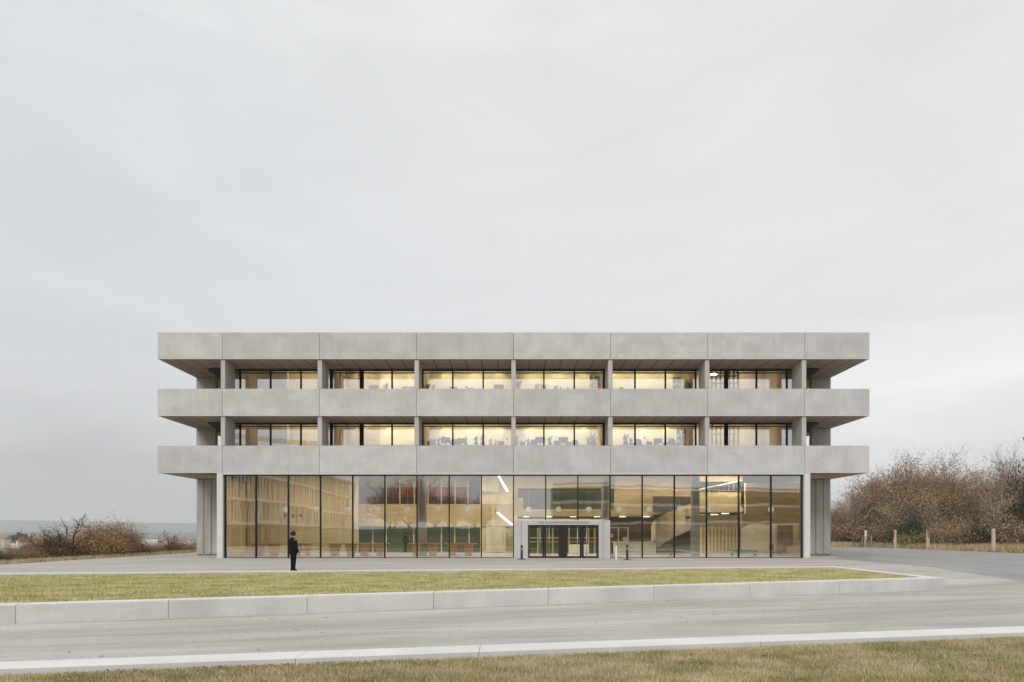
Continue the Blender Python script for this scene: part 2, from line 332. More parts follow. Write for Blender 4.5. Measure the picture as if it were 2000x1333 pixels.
# soffit: panelled board with real joint colour, from object coordinates
def soffit_mat():
    m, n, l, b = newmat('soffit_board'); b.inputs['Roughness'].default_value = .7
    g = n.new('ShaderNodeNewGeometry'); sp = n.new('ShaderNodeSeparateXYZ'); l.new(g.outputs['Position'], sp.inputs[0])
    def lines(sock, step, off, wd):
        a = n.new('ShaderNodeMath'); a.operation = 'ADD'; a.inputs[1].default_value = off + 1000 * step; l.new(sock, a.inputs[0])
        q = n.new('ShaderNodeMath'); q.operation = 'MODULO'; q.inputs[1].default_value = step; l.new(a.outputs[0], q.inputs[0])
        c = n.new('ShaderNodeMath'); c.operation = 'LESS_THAN'; c.inputs[1].default_value = wd; l.new(q.outputs[0], c.inputs[0]); return c.outputs[0]
    lx = lines(sp.outputs['X'], 1.093, .03, .07); ly = lines(sp.outputs['Y'], 1.25, -.25, .07)
    mx = n.new('ShaderNodeMath'); mx.operation = 'MAXIMUM'; l.new(lx, mx.inputs[0]); l.new(ly, mx.inputs[1])
    nz = n.new('ShaderNodeTexNoise'); nz.inputs['Scale'].default_value = .7; l.new(g.outputs['Position'], nz.inputs['Vector'])
    c0 = n.new('ShaderNodeMix'); c0.data_type = 'RGBA'; c0.inputs[6].default_value = (.40, .345, .30, 1); c0.inputs[7].default_value = (.49, .43, .39, 1); l.new(nz.outputs['Fac'], c0.inputs[0])
    c1 = n.new('ShaderNodeMix'); c1.data_type = 'RGBA'; c1.inputs[7].default_value = (.15, .115, .095, 1); l.new(mx.outputs[0], c1.inputs[0]); l.new(c0.outputs[2], c1.inputs[6])
    l.new(c1.outputs[2], b.inputs['Base Color']); return m
M['soffit'] = soffit_mat()

# ================================================================== ground heights
def kerb_y(x): return -14.1 + .155 * x          # back edge of the lawn kerb
def wall_y(x): return -26.0 + .341 * x          # front face of the seat wall
WX = 16.2                                        # right end of the lawn island
ZL = -.42                                        # lower paving level
def pave_z(x, y):
    xx = min(x, WX); a = kerb_y(xx) - (.9 if x <= WX else 0); b = wall_y(xx) + (.9 if x <= WX else 0)
    t = min(1, max(0, (a - y) / max(a - b, .5)))
    return ZL * t
def sstep(a, b, v):
    t = min(1, max(0, (v - a) / (b - a))); return t * t * (3 - 2 * t)
def ground_z(x, y):
    m = max(0, -28.2 - x, (y - 60) if x < 45 else 0)
    if x >= 45: m = max(m, 0)
    h = (pave_z(x, y) if (y > -60 and x < 60 and x > -60) else ZL) - .09
    if x > 42: h = max(h, -.09) + .25 * sstep(42, 50, x)
    if y < -32.5 + .21 * max(-40, min(x, 40)): h = -.60
    if y < -60: h += 3.2 * sstep(-62, -76, y) * (1 - sstep(4, 12, x))
    h -= 13 * (1 - math.exp(-m / 230)) + 13 * sstep(350, 1600, m)
    if m > 250: h += 1.5 * noise.noise(Vector((x / 300, y / 300, 0))) * min(1, m / 900)
    return h
def axis(near0, near1, step, far0, far1, g=1.25):
    a = list(np.arange(near0, near1 + 1e-6, step)); s = step; v = near1
    while v < far1: s *= g; v += s; a.append(v)
    s = step; v = near0; b = []
    while v > far0: s *= g; v -= s; b.append(v)
    return b[::-1] + a
def grid_mesh(name, xs, ys, zf, mat, smooth=False, **k):
    vs = [(x, y, zf(x, y)) for y in ys for x in xs]; nx = len(xs)
    fs = [(j * nx + i, j * nx + i + 1, (j + 1) * nx + i + 1, (j + 1) * nx + i) for j in range(len(ys) - 1) for i in range(nx - 1)]
    mb = MB(); mb.v = vs; mb.f = fs; mb.m = [0] * len(fs)
    return mb.build(name, mat, smooth=smooth, **k)
grid_mesh('ground', axis(-66, 60, 1.5, -6500, 6500), axis(-80, 62, 1.5, -2500, 7000), ground_z, M['terrain'], True, kind='structure')
xs = list(np.arange(-27.6, 21.01, .9)); 
grid_mesh('paving', xs, list(np.arange(-50, 40.1, .75)), lambda x, y: pave_z(x, y) if y > -33.2 + .21 * x else -.60, M['paving'], False, kind='structure')
grid_mesh('asphalt_road', list(np.arange(xs[-1], 42.6, 1.5)), list(np.arange(-50, 34, .75)), lambda x, y: pave_z(x, y) + (-.3 if y < -33.2 + .21 * x else 0), M['asphalt'], False, kind='structure')
# distant hills
def hill(name, d0, d1, top, prof_seed, fx):
    mb = MB(); nx = 90; ny = 14
    xs_ = np.linspace(-7000, 6500, nx)
    for j in range(ny):
        t = j / (ny - 1)
        for x in xs_:
            y = d0 + (d1 - d0) * t
            h = fx(x) * (top + 12 * noise.noise(Vector((x / 900, prof_seed, 0))) + 3.0 * noise.noise(Vector((x / 160, prof_seed + 3, t))))
            mb.v.append((x, y, -32 + (h + 32) * sstep(0, .8, t)))
    for j in range(ny - 1):
        for i in range(nx - 1): mb.f.append((j * nx + i, j * nx + i + 1, (j + 1) * nx + i + 1, (j + 1) * nx + i)); mb.m.append(0)
    mb.build(name, M['hill'], smooth=True, kind='structure')
hill('hills', 3900, 5600, 92, 1.3, lambda x: 1.0 - .22 * sstep(-3600, -2200, x))
hill('near_hills', 2500, 3300, 6, 5.1, lambda x: 1 - 1.2 * sstep(-2300, -1300, x))

# ================================================================== lawn island, kerbs, seat wall
x_l = -36.0
def quad_prism(mb, p, z0, z1, mi=0): return mb.prism([(a, b) for a, b in p], z0, z1, mi)
KW = .6
lawn_poly = [(x_l, wall_y(x_l) + .5), (WX - .5, wall_y(WX - .5) + .52), (WX - .5, kerb_y(WX) - KW), (x_l, kerb_y(x_l) - KW)]
mb = MB(); mb.prism(lawn_poly, -.5, -.03); mb.build('lawn', M['soil'], kind='structure')
mb = MB()
mb.prism([(x_l, kerb_y(x_l) - KW), (WX - .5, kerb_y(WX - .5) - KW), (WX - .5, kerb_y(WX - .5)), (x_l, kerb_y(x_l))], -.4, .03)
mb.prism([(WX - .5 + .003, wall_y(WX) + .60), (WX, wall_y(WX) + .60), (WX, kerb_y(WX)), (WX - .5 + .003, kerb_y(WX))], -.5, .033)
tag(mb.build('lawn_kerb', M['kerb']), 'pale concrete kerb edging the back and right of the raised lawn', 'kerb')
# seat wall, split into segments at the joints of the photograph
def wx_at(px, off=0):
    k = (px - CX) / F      # x = k*d ; y = CAMY+d ; y = -26+off+.341x
    d = (-26.0 + off - CAMY) / (1 - .341 * k); return k * d
joints = [-36.0] + [wx_at(p) for p in (30, 329, 600, 847, 1071, 1277, 1465, 1640, 1777)] + [WX]
rootw = empty('seat_wall', (0, -26, ZL), label='long low pale concrete wall holding the front edge of the raised lawn', cat='low wall')
for a, b in zip(joints[:-1], joints[1:]):
    g = .0035; a += g; b -= g
    mb = MB(); lx0, lx1 = a, b
    z0 = -.08; z1 = -ZL + .03
    f = [(lx0, .341 * lx0, z0), (lx1, .341 * lx1, z0), (lx1, .341 * lx1 + .53, z0), (lx0, .341 * lx0 + .53, z0)]
    t = [(x, y, z1) for x, y, z in f]
    mb.loft([f, t]); o = mb.build('wall_block', [M['wall_concrete']], rootw, bevel=.012)
# lighter top, a slab 3 mm proud
    mb = MB(); mb.loft([[(x, y, z1 + .0) for x, y, z in [(lx0 + .01, .341 * lx0 + .01, 0), (lx1 - .01, .341 * lx1 + .01, 0), (lx1 - .01, .341 * lx1 + .52, 0), (lx0 + .01, .341 * lx0 + .52, 0)]],
             [(x, y, z1 + .012) for x, y, z in [(lx0 + .01, .341 * lx0 + .01, 0), (lx1 - .01, .341 * lx1 + .01, 0), (lx1 - .01, .341 * lx1 + .52, 0), (lx0 + .01, .341 * lx0 + .52, 0)]]])
    mb.build('coping', M['kerb'], rootw)
# front kerb stones
def fk(x, s): return (-33.6 + .207 * x) if s == 0 else (-32.87 + .2137 * x)
kj = [-30, -18.5, -13.6, W(605, 1, 1)[0] and -3.75, -.63, 4.9, 10.0, 15.5, 24]
rk = empty('kerb_stones', (0, 0, ZL), label='pale flush concrete kerb between the paving and the front grass strip', cat='kerb')
for a, b in zip(kj[:-1], kj[1:]):
    mb = MB(); mb.prism([(a + .004, fk(a, 0)), (b - .004, fk(b, 0)), (b - .004, fk(b, 1)), (a + .004, fk(a, 1))], -.24, .008)
    mb.build('kerb_stone', M['kerb'], rk, bevel=.01)

# ================================================================== grass
def in_poly(x, y, poly):
    c = np.zeros(len(x), bool); n = len(poly); j = n - 1
    for i in range(n):
        xi, yi = poly[i]; xj, yj = poly[j]
        cond = ((yi > y) != (yj > y)) & (x < (xj - xi) * (y - yi) / (yj - yi + 1e-12) + xi); c ^= cond; j = i
    return c
def blades(name, poly, n, h, wdt, z, mat, label, lean=.5, zf=None, cat='grass', hv=.5):
    P = np.array(poly); x = rng.uniform(P[:, 0].min(), P[:, 0].max(), n * 3); y = rng.uniform(P[:, 1].min(), P[:, 1].max(), n * 3)
    # denser close to the camera so near blades are fine and far ones still cover
    ok = in_poly(x, y, poly); x = x[ok][:n]; y = y[ok][:n]; n = len(x)
    zz = np.full(n, z) if zf is None else np.array([zf(a, b) for a, b in zip(x, y)])
    a = rng.uniform(0, 2 * np.pi, n); hh = h * rng.uniform(1 - hv, 1 + hv, n); ww = wdt * rng.uniform(.6, 1.4, n)
    la = rng.uniform(0, 2 * np.pi, n); le = hh * rng.uniform(0, lean, n)
    V = np.zeros((n, 3, 3)); dx = np.cos(a) * ww / 2; dy = np.sin(a) * ww / 2
    V[:, 0] = np.stack([x - dx, y - dy, zz - .01], 1); V[:, 1] = np.stack([x + dx, y + dy, zz - .01], 1)
    V[:, 2] = np.stack([x + le * np.cos(la), y + le * np.sin(la), zz + hh], 1)
    o = np_mesh(name, V.reshape(-1, 3), np.arange(n * 3).reshape(-1, 3), 3, mat)
    return tag(o, label, cat, kind='stuff')
vis = [(-22.5, wall_y(-22.5) + .55), (-13.5, wall_y(-13.5) + .55), (WX - .52, wall_y(WX) + .55), (WX - .52, kerb_y(WX) - KW), (-22.5, kerb_y(-22.5) - KW)]
blades('lawn_grass', vis, 330000, .05, .022, -.03, M['grass'], 'short green and straw coloured grass growing on the raised lawn', 1.2)
fr = [(-16, fk(-16, 0) - .03), (18, fk(18, 0) - .03), (18, -38.5), (-16, -38.5)]
mb = MB(); mb.prism([(-30, fk(-30, 0)), (24, fk(24, 0)), (24, -52), (-30, -52)], -.85, -.55); mb.build('front_soil', M['soil'], kind='structure')
fr2 = [(-10.5, fk(-10.5, 0) - .02), (14, fk(14, 0) - .02), (14, -36.6), (-10.5, -36.6)]
blades('front_grass', fr2, 300000, .065, .012, -.55, M['grass_front'], 'grass strip with straw blades in the foreground in front of the kerb', 1.1)
# fallen leaves on the grass by the kerb
n = 700; x = np.concatenate([rng.normal(-4.6, 1.5, n // 2), rng.uniform(-9, 13, n // 2)])
y = np.array([fk(a, 0) for a in x]) - np.abs(rng.normal(0, .25, n)) - .02; y[n // 2:] -= rng.uniform(0, 1.6, n // 2) ** 1
V = np.zeros((n, 4, 3)); s = rng.uniform(.012, .03, n); a = rng.uniform(0, 6.28, n); tz = rng.uniform(-.3, .3, n)
for q, (u, v) in enumerate(((-1, -.6), (1, -.6), (1.1, .6), (-1, .7))):
    V[:, q, 0] = x + s * (u * np.cos(a) - v * np.sin(a)); V[:, q, 1] = y + s * (u * np.sin(a) + v * np.cos(a)); V[:, q, 2] = -.495 + s * u * tz + rng.uniform(0, .01, n)
M['leaf_litter'] = surf('fallen_leaf', (.16, .06, .025), (.30, .15, .06), .8, 9, island=.5, world=True)
tag(np_mesh('fallen_leaves', V.reshape(-1, 3), np.arange(n * 4).reshape(-1, 4), 4, M['leaf_litter']), 'scattered brown fallen leaves lying on the front grass strip', 'leaves', kind='stuff')
n = 60; x = rng.uniform(-9, 15, n); y = -26 + .341 * x - rng.uniform(.1, 6, n) ; V = np.zeros((n, 4, 3)); s = rng.uniform(.02, .04, n); a = rng.uniform(0, 6.28, n)
for q, (u, v) in enumerate(((-1, -.6), (1, -.6), (1.1, .6), (-1, .7))):
    V[:, q, 0] = x + s * (u * np.cos(a) - v * np.sin(a)); V[:, q, 1] = y + s * (u * np.sin(a) + v * np.cos(a)); V[:, q, 2] = ZL + .012 + s * .2 * (q % 2)
tag(np_mesh('scattered_leaves', V.reshape(-1, 3), np.arange(n * 4).reshape(-1, 4), 4, M['leaf_litter']), 'few dry leaves blown over the grey paving in front of the low wall', 'leaves', kind='stuff')
# verges
blades('verge_grass', [(42.4, -20), (50, -20), (50, 60), (42.4, 34), (20, 34.2), (20, 40), (42, 62), (42.2, 34)], 70000, .55, .06, 0, M['dry_grass'], 'tall dry straw coloured grass verge under the trees beside the asphalt', .6, zf=lambda a, b: ground_z(a, b) if a > 42 or b > 34 else -.1)
blades('edge_grass', [(-27.7, -14), (-27.7, 40), (-31.5, 40), (-31.5, -14)], 26000, .26, .045, 0, M['dry_grass'], 'strip of dry rough grass along the left edge of the paved square', .6, zf=ground_z)

# ================================================================== THE BUILDING
BX = 24.05; BAY = 6.557; GY = 3.0; DEEP = 30.0
SOF = [5.76, 9.60, 13.45]; TOP = [7.60, 11.44, 15.25]; FLOOR = [0, 7.31, 11.15]
bld = empty('research_building', (0, 0, 0), label='wide three-storey exposed concrete building with lit glass hall and projecting balconies', cat='building')
px_j = [-BX] + [BAY * k for k in range(-3, 4)] + [BX]
for lv in range(3):
    z0, z1 = SOF[lv], TOP[lv]
    for a, b in zip(px_j[:-1], px_j[1:]):
        w_ = b - a; mb = MB()
        # shallow raised border all round and flat field, as cast
        mb.box(.010, w_ - .010, 0, .16, .055, z1 - z0); mb.box(.010, w_ - .010, -.006, .158, 0, .054, 1)
        o = mb.build('parapet_panel', [M['concrete'], M['concrete_trim']], bld, bevel=.012); o.location = (a, 0, z0)
    # side and rear balustrades
    for sx in (-1, 1):
        ys_ = [.17] + [6.0 * k for k in range(1, 5)] + [DEEP]
        for a, b in zip(ys_[:-1], ys_[1:]):
            mb = MB(); mb.box(0, .16, .01, b - a - .01, 0, z1 - z0)
            o = mb.build('side_parapet', M['concrete'], bld, bevel=.02); o.location = (-BX if sx < 0 else BX - .16, a, z0)
    mb = MB(); mb.box(-BX + .17, BX - .17, DEEP - .16, DEEP, z0, z1); mb.build('rear_parapet', M['concrete'], bld)
    # slab above the soffit
    fy = GY + .16 if lv else .5
    mb = MB(); mb.box(-BX + .165, BX - .165, .18, fy, z0 + .012, z0 + .30)
    hxw = 20.46 if lv else 22.6
    for sx in (-1, 1): mb.box(min(sx * hxw, sx * (BX - .165)), max(sx * hxw, sx * (BX - .165)), fy, DEEP - .165, z0 + .012, z0 + .30)
    mb.build('balcony_soffit', M['soffit'], bld)
# hidden backing keeps light from leaking between the joints
    mb2 = MB(); mb2.box(-BX + .17, BX - .17, .162, .172, z0 + .05, z1 - .06); mb2.build('joint_backing', M['joint'], bld)
# roof plate and floor plates
mb = MB(); mb.box(-BX + .17, BX - .17, .18, DEEP - .17, 14.7, 15.1); mb.build('roof', M['concrete_board'], bld)
for z0, z1 in ((6.62, 7.31), (10.46, 11.15)):
    mb = MB(); xw = 22.6 if z0 < 7 else 20.25; mb.box(-xw, xw, GY + .12, DEEP - 4, z0, z1); mb.build('floor_plate', M['ceiling'], bld)
mb = MB(); mb.box(-BX + .18, BX - .18, .18, GY + .11, 6.08, 6.9); mb.box(-BX + .18, BX - .18, .18, GY + .11, 9.95, 10.75); mb.build('balcony_deck', M['concrete_board'], bld)
# piers in front of the upper windows
for lv in (0, 1):
    for k in range(-3, 4):
        mb = MB(); wd = .15
        mb.box(-wd, wd, .10, 1.77, 0, SOF[lv + 1] - TOP[lv] - .03)
        mb.box(-wd + .03, wd - .03, .13, 1.74, -1.0, -.0)
        o = mb.build('pier', M['concrete_pier'], bld, bevel=.02); o.location = (BAY * k, 0, TOP[lv] + .03)
# end fins (upper) and boarded wall (ground floor)
for sx in (-1, 1):
    for lv in (0, 1):
        for yy in (5.6, 11.8, 18.0, 24.2):
            mb = MB(); mb.box(0, 1.45, 0, .45, 0, SOF[lv + 1] - FLOOR[lv + 1] + .85)
            o = mb.build('end_fin', M['concrete_pier'], bld, bevel=.015); o.location = (-BX + .02 if sx < 0 else BX - .02 - 1.45, yy, FLOOR[lv + 1] - .85)
    rt = MB(); wds = [(0, .56), (.60, 1.14), (1.18, 1.72)]
    for a, b in wds: rt.box(a, b, 0, .5, .06, SOF[0] + .01)
    rt.box(.02, 1.70, .08, .45, .0, SOF[0])
    o = rt.build('boarded_wall', M['concrete_board'], bld, bevel=.05)
    o.location = (-BX + .02, 5.6, 0)
    if sx > 0: o.location = (BX - .02, 5.6, 0); o.scale = (-1, 1, 1)
    mb = MB(); mb.box(-.1, .1, 0, 19.8, 0, 5.74); o = mb.build('side_wall', M['timber'], bld); o.location = (sx * 22.45, 6.15, 0)
    mb = MB(); mb.prism([(sx * 19.93, .52), (sx * 20.01, .50), (sx * 22.34, 5.98), (sx * 22.26, 6.0)][::sx], 0, 5.74); mb.build('corner_wall', M['timber'], bld)
    mb = MB(); mb.box(-.08, .08, 0, 26 - GY, 0, 14.7 - 6.7); o = mb.build('upper_side_wall', M['timber_v'], bld); o.location = (sx * 20.38, GY + .15, 6.7)
    # round dark hood under each soffit, open sky beside it
    for lv in (0, 1):
        hx = sx * 21.25; hy = 3.3; zt = SOF[lv + 1] + .01
        mb = MB(); mb.lathe([(.22, zt - .60), (.30, zt - .42), (.62, zt - .16), (.80, zt - .07), (.80, zt)], hx, hy, 28); mb.build('soffit_hood', M['dark'], bld, smooth=False)
mb = MB(); mb.box(-22.3, 22.3, DEEP - 4.2, DEEP - 4, 0, 5.74); mb.box(-20.25, 20.25, DEEP - 4.2, DEEP - 4, 5.745, 14.7); mb.build('rear_wall', M['timber'], bld)

# ---- ground floor curtain wall
mb = MB(); mb.box(-20.02, -19.62, -.06, .5, 0, 5.735); mb.box(19.62, 20.02, -.06, .5, 0, 5.735); mb.box(-19.62, 19.62, -.06, .5, 5.645, 5.735)
mb.build('hall_frame', M['concrete_trim'], bld, bevel=.01)
PITCH = BAY / 3
cw = MB()
for k in range(-9, 10):
    x = PITCH * k
    if k in (-9, 9): x = 19.58 * (1 if k > 0 else -1)
    zb = 0.02
    if -.5 < x - PITCH < PITCH * 1.5 - .01 and k in (1, 2): zb = 2.57
    cw.box(x - .035, x + .035, .20, .42, zb, 5.62)
cw.box(-19.6, 19.6, .17, .41, 5.585, 5.643)
cw.box(-19.6, -.05, .17, .41, 0.0, .035); cw.box(BAY + .05, 19.6, .17, .41, 0, .035)
curtain = cw.build('glazing_frame', M['metal'], bld)
def pane(x0, x1, y, z0, z1, mat, parent, name='pane'):
    mb = MB(); w_, h_ = x1 - x0, z1 - z0
    mb.v = [(0, 0, 0), (w_, 0, 0), (w_, 0, h_), (0, 0, h_), (0, .016, 0), (w_, .016, 0), (w_, .016, h_), (0, .016, h_)]
    mb.f = [(0, 1, 2, 3), (5, 4, 7, 6), (0, 4, 5, 1), (1, 5, 6, 2), (2, 6, 7, 3), (3, 7, 4, 0)]; mb.m = [0, 1, 1, 1, 1, 1]
    o = mb.build(name, [mat, M['clear']], parent); o.location = (x0, y, z0); return o
for k in range(-9, 9):
    x0, x1 = PITCH * k + .035, PITCH * (k + 1) - .035
    if k == -9: x0 = -19.53
    if k == 8: x1 = 19.53
    zb = 2.575 if k in (0, 1, 2) else .035
    o = pane(x0, x1, .30, zb, 5.585, M['glass'], curtain); o.rotation_euler = (R(random.uniform(-.12, .12)), 0, R(random.uniform(-.22, .22)))
# ---- portal and doors
mb = MB()
mb.box(.03, .54, -.03, .9, 0, 2.55); mb.build('portal_cheek', M['concrete_portal'], bld, bevel=.01)
mb = MB(); mb.box(BAY - .54, BAY - .03, -.03, .9, 0, 2.55); mb.build('portal_cheek', M['concrete_portal'], bld, bevel=.01)
dx0, dx1 = (1031 - CX) / 28.9, (1169 - CX) / 28.9
mb = MB(); mb.box(.55, dx0, -.14, .88, 0, 2.55); mb.box(dx1, BAY - .55, -.14, .88, 0, 2.55); mb.box(dx0, dx1, -.14, .88, 2.235, 2.55)
mb.build('portal_frame', M['concrete_portal'], bld, bevel=.012)
df = MB(); df.box(dx0 + .002, dx1 - .002, .0, .12, 2.16, 2.233); df.box(dx0 + .002, dx0 + .07, .0, .12, 0, 2.16); df.box(dx1 - .07, dx1 - .002, .0, .12, 0, 2.16)
def X(px): return (px - CX) / 28.9
df.box(X(1092.5), X(1106.5), .004, .11, 0.01, 2.16)
door_frame = df.build('door_frame', M['black'], bld)
leaves = [(X(1033.5), X(1063), 1), (X(1063.3), X(1092.3), -1), (X(1106.8), X(1136), 1), (X(1136.3), X(1166.5), -1)]
hx = [1054.3, 1072.3, 1127.5, 1145.5]
for (a, b, s), h in zip(leaves, hx):
    mb = MB(); fw = .09; fa = .05 if s > 0 else .13; fb = .13 if s > 0 else .05
    mb.box(a, a + fa, .02, .10, .015, 2.15); mb.box(b - fb, b, .02, .10, .015, 2.15); mb.box(a + fa, b - fb, .02, .10, .015, .13); mb.box(a + fa, b - fb, .02, .10, 2.05, 2.15)
    lf = mb.build('door', M['black'], bld)
    pane(a + fa, b - fb, .05, .13, 2.05, M['glass_door'], lf)
    mb = MB(); mb.tube((X(h), -.07, .04), (X(h), -.07, 2.14), .017, n=8); mb.tube((X(h), -.07, .3), (X(h), .03, .3), .012); mb.tube((X(h), -.07, 1.9), (X(h), .03, 1.9), .012)
    mb.build('handle', M['steel'], lf, smooth=True)
# lettering over the doors
def text(body, size, loc, rot, mat, parent, name, ex=.01, sx=1.0, spacing=1.0):
    cu = bpy.data.curves.new(name, 'FONT'); cu.body = body; cu.size = size; cu.extrude = ex; cu.align_x = 'CENTER'; cu.align_y = 'CENTER'; cu.space_character = spacing
    t = bpy.data.objects.new('tmp_text', cu); C.objects.link(t); bpy.context.view_layer.update()
    me = bpy.data.meshes.new_from_object(t.evaluated_get(bpy.context.evaluated_depsgraph_get())); bpy.data.objects.remove(t)
    me.materials.clear(); me.materials.append(mat)
    o = bpy.data.objects.new(name, me); C.objects.link(o); o.location = loc; o.rotation_euler = rot; o.scale = (sx, 1, 1); o.parent = parent; return o
M['letter'] = surf('letter_grey', (.05, .05, .05), (.07, .07, .07), .5, 5)
lt = text('GEO- UND UMWELTFORSCHUNGSZENTRUM', .185, (X(1101.5), -.15, 2.40), (R(90), 0, 0), M['letter'], bld, 'lettering', .008, 1.0, 1.35)
bpy.context.view_layer.update(); wd = lt.dimensions.x
if wd > 0: lt.scale = (3.36 / wd, 1, 1)
# ---- upper windows
for lv in (1, 2):
    zs = FLOOR[lv] + .02; zh = SOF[lv] + .012 if True else 0
    for b in range(-3, 3):
        x0, x1 = BAY * b, BAY * (b + 1)
        xs0 = x0 - (.72 if b == -3 else 0); xs1 = x1 + (.72 if b == 2 else 0)
        mb = MB()
        for k in range(0, 4 if b == 2 else 3):
            xm = x0 + k * PITCH; hw = .05
            wide = {(-2, 0): .10, (-2, 1): .14, (2, 1): .13, (2, 3): .05, (-1, 0): .08, (1, 0): .13}.get((b, k), hw)
            mb.box(xm - wide, xm + wide, GY - .03, GY + .14, zs, zh - .005)
        mb.box(xs0, xs1, GY - .028, GY + .138, zh - .10, zh - .003); mb.box(xs0, xs1, GY - .026, GY + .136, zh - .27, zh - .22)
        mb.box(xs0, xs1, GY - .028, GY + .138, zs, zs + .08)
        wf = mb.build('window', M['metal'], bld)
        for k in range(3):
            pa, pb = x0 + k * PITCH + .02, x0 + (k + 1) * PITCH - .02
            if b == -3 and k == 0: pa = xs0
            if b == 2 and k == 2: pb = xs1
            o = pane(pa, pb, GY + .05, zs + .08, zh - .10, M['glass_up'], wf); o.rotation_euler = (R(random.uniform(-.06, .06)), 0, R(random.uniform(-.1, .1)))
# ---- office partitions and back walls
PB = 7.1      # Y of the office back wall
for lv in (1, 2):
    z0 = FLOOR[lv]; z1 = 10.46 if lv == 1 else 14.7
    cols = {-3: 'timber', -2: 'cream', -1: 'cream', 0: 'cream', 1: 'cream', 2: 'timber'}
    for b in range(-3, 3):
        mb = MB(); mb.box(BAY * b + .06, BAY * (b + 1) - .06, PB, PB + .12, z0, z1)
        mb.build('office_wall', M[cols[b]], bld)
    for k in (-3, -2, -1, 1, 2, 3):
        mb = MB(); mb.box(BAY * k - .055, BAY * k + .055, GY + .15, PB + .1, z0, z1)
        mb.build('partition', M['timber_v'] if abs(k) > 1 else M['cream'], bld)
    for s in (-1, 1):
        mb = MB(); mb.box(*( (-20.25, -BAY * 3 - .06) if s < 0 else (BAY * 3 + .06, 20.25)), PB, PB + .12, z0, z1); mb.build('office_wall', M['timber'], bld)
    # inner column of the leftmost bay, glazed timber screen of the second bay
    mb = MB(); mb.box(-18.45, -17.25, 5.9, 6.5, z0, z1); mb.build('inner_column', M['timber_v'], bld)
    mb = MB()
    for q in range(5): mb.box(-12.75 + q * .52, -12.68 + q * .52, GY + .9 + q * .75, GY + 1.0 + q * .75, z0, z1)
    mb.box(-12.9, -10.4, GY + 4.0, GY + 4.06, z0, z1)
    for zz in (.62, .78): mb.face([(-12.75, GY + .9, z0 + 3.3 * zz), (-10.6, GY + 3.9, z0 + 3.3 * zz), (-10.6, GY + 3.9, z0 + 3.3 * zz + .08), (-12.75, GY + .9, z0 + 3.3 * zz + .08)])
    mb.build('timber_screen', M['timber'], bld)
    mb = MB()
    for q in range(7): mb.box(14.9 + q * .33, 14.98 + q * .33, 5.2, 5.5, z0, z1)
    for q in range(5): mb.box(14.9, 17.0, 5.21, 5.49, z0 + .7 + q * .55, z0 + .76 + q * .55)
    mb.build('dark_rack' if lv == 2 else 'timber_rack', M['dark'] if lv == 2 else M['timber'], bld)
# doors in the office back walls
for lv, ps in ((1, ((857, 883), (910, 933), (963, 984), (1017, 1042), (1071, 1096), (1124, 1145), (1232, 1257), (1285, 1307))), (2, ((855, 880), (915, 938), (1030, 1055), (1090, 1114), (1224, 1246)))):
    for a, b in ps:
        d = PB - CAMY; x0, x1 = (a - CX) / F * d, (b - CX) / F * d; zt = EYE + (HY - (846 if lv == 1 else 744)) / F * d
        mb = MB(); z0 = FLOOR[lv]; mb.box(x0, x0 + .07, PB - .05, PB - .003, z0, zt); mb.box(x1 - .07, x1, PB - .05, PB - .003, z0, zt); mb.box(x0 + .07, x1 - .07, PB - .05, PB - .003, zt - .07, zt); mb.box(x0 + .07, x1 - .07, PB - .03, PB - .003, z0, zt - .07)
        mb.build('office_door', M['pale'], bld)

# ---- hall interior
HB = 10.9
mb = MB(); mb.box(-22.3, 22.3, .5, HB + 12, -.04, .012); mb.build('hall_floor', M['floor'], bld)
def dbox(mb, pa, ya, pb, yb, d, th=.15, mi=0):
    a = W(pa, ya, d); b = W(pb, yb, d)
    mb.box(min(a.x, b.x), max(a.x, b.x), a.y, a.y + th, min(a.z, b.z), max(a.z, b.z), mi); return mb
def part(name, mat, *boxes, parent=None):
    mb = MB()
    for bx in boxes: dbox(mb, *bx)
    return mb.build(name, M[mat], parent or bld)
DB = HB - CAMY
part('hall_back_wall', 'timber_v', (483, 915, 700, 1082, 57, .2))
part('hall_back_wall', 'cream', (938, 915, 1200, 1082, 58.2, .2))
part('hall_back_wall', 'timber', (1200, 915, 1366, 1006, 57.3, .2))
part('gallery_back_wall', 'timber', (700, 915, 938, 952, 60, .2))
part('gallery_back_wall', 'wood_dark', (700, 952, 938, 1000, 61, .2))
part('gallery_wall_panel', 'red', (778, 953, 812, 972, 60.5), (835, 954, 862, 972, 60.5), (864, 953, 888, 970, 60.5), (890, 954, 914, 972, 60.5))
part('gallery_dark_door', 'dark', (917, 938, 938, 985, 59.5, .12))
part('gallery_post', 'cream', *[(p, 938, p + 2, 985, 58.6, .08) for p in (753, 780, 808, 835, 861, 888, 913)])
part('gallery_parapet', 'timber', (695, 985, 1000, 1028, 58, .2))
part('gallery_deck', 'ceiling', (695, 1026.5, 1000, 1029, 58.25, 3.5))
part('garden_glazing', 'green_board', (695, 1029, 940, 1082, 59, .1))
part('glazing_post', 'cream', *[(p, 1029, p + 2.2, 1082, 58.8, .1) for p in (727, 753, 807, 861, 887, 915)])
part('entrance_back_wall', 'green_board', (1028, 1024, 1172, 1082, 56.2, .1))
part('entrance_post', 'timber', *[(p, 1024, p + 3, 1082, 55.9, .1) for p in (1031, 1049, 1065, 1078, 1110, 1148, 1160)], (1028, 1050, 1172, 1052, 55.95, .05), (1028, 1058, 1172, 1059.5, 55.95, .05))
part('inner_counter', 'pale', (1112, 1064, 1150, 1081.5, 54, .5))
part('stair_wall', 'pale', (940, 930, 975, 960, 57.5), (950, 1030, 985, 1078, 57.5))
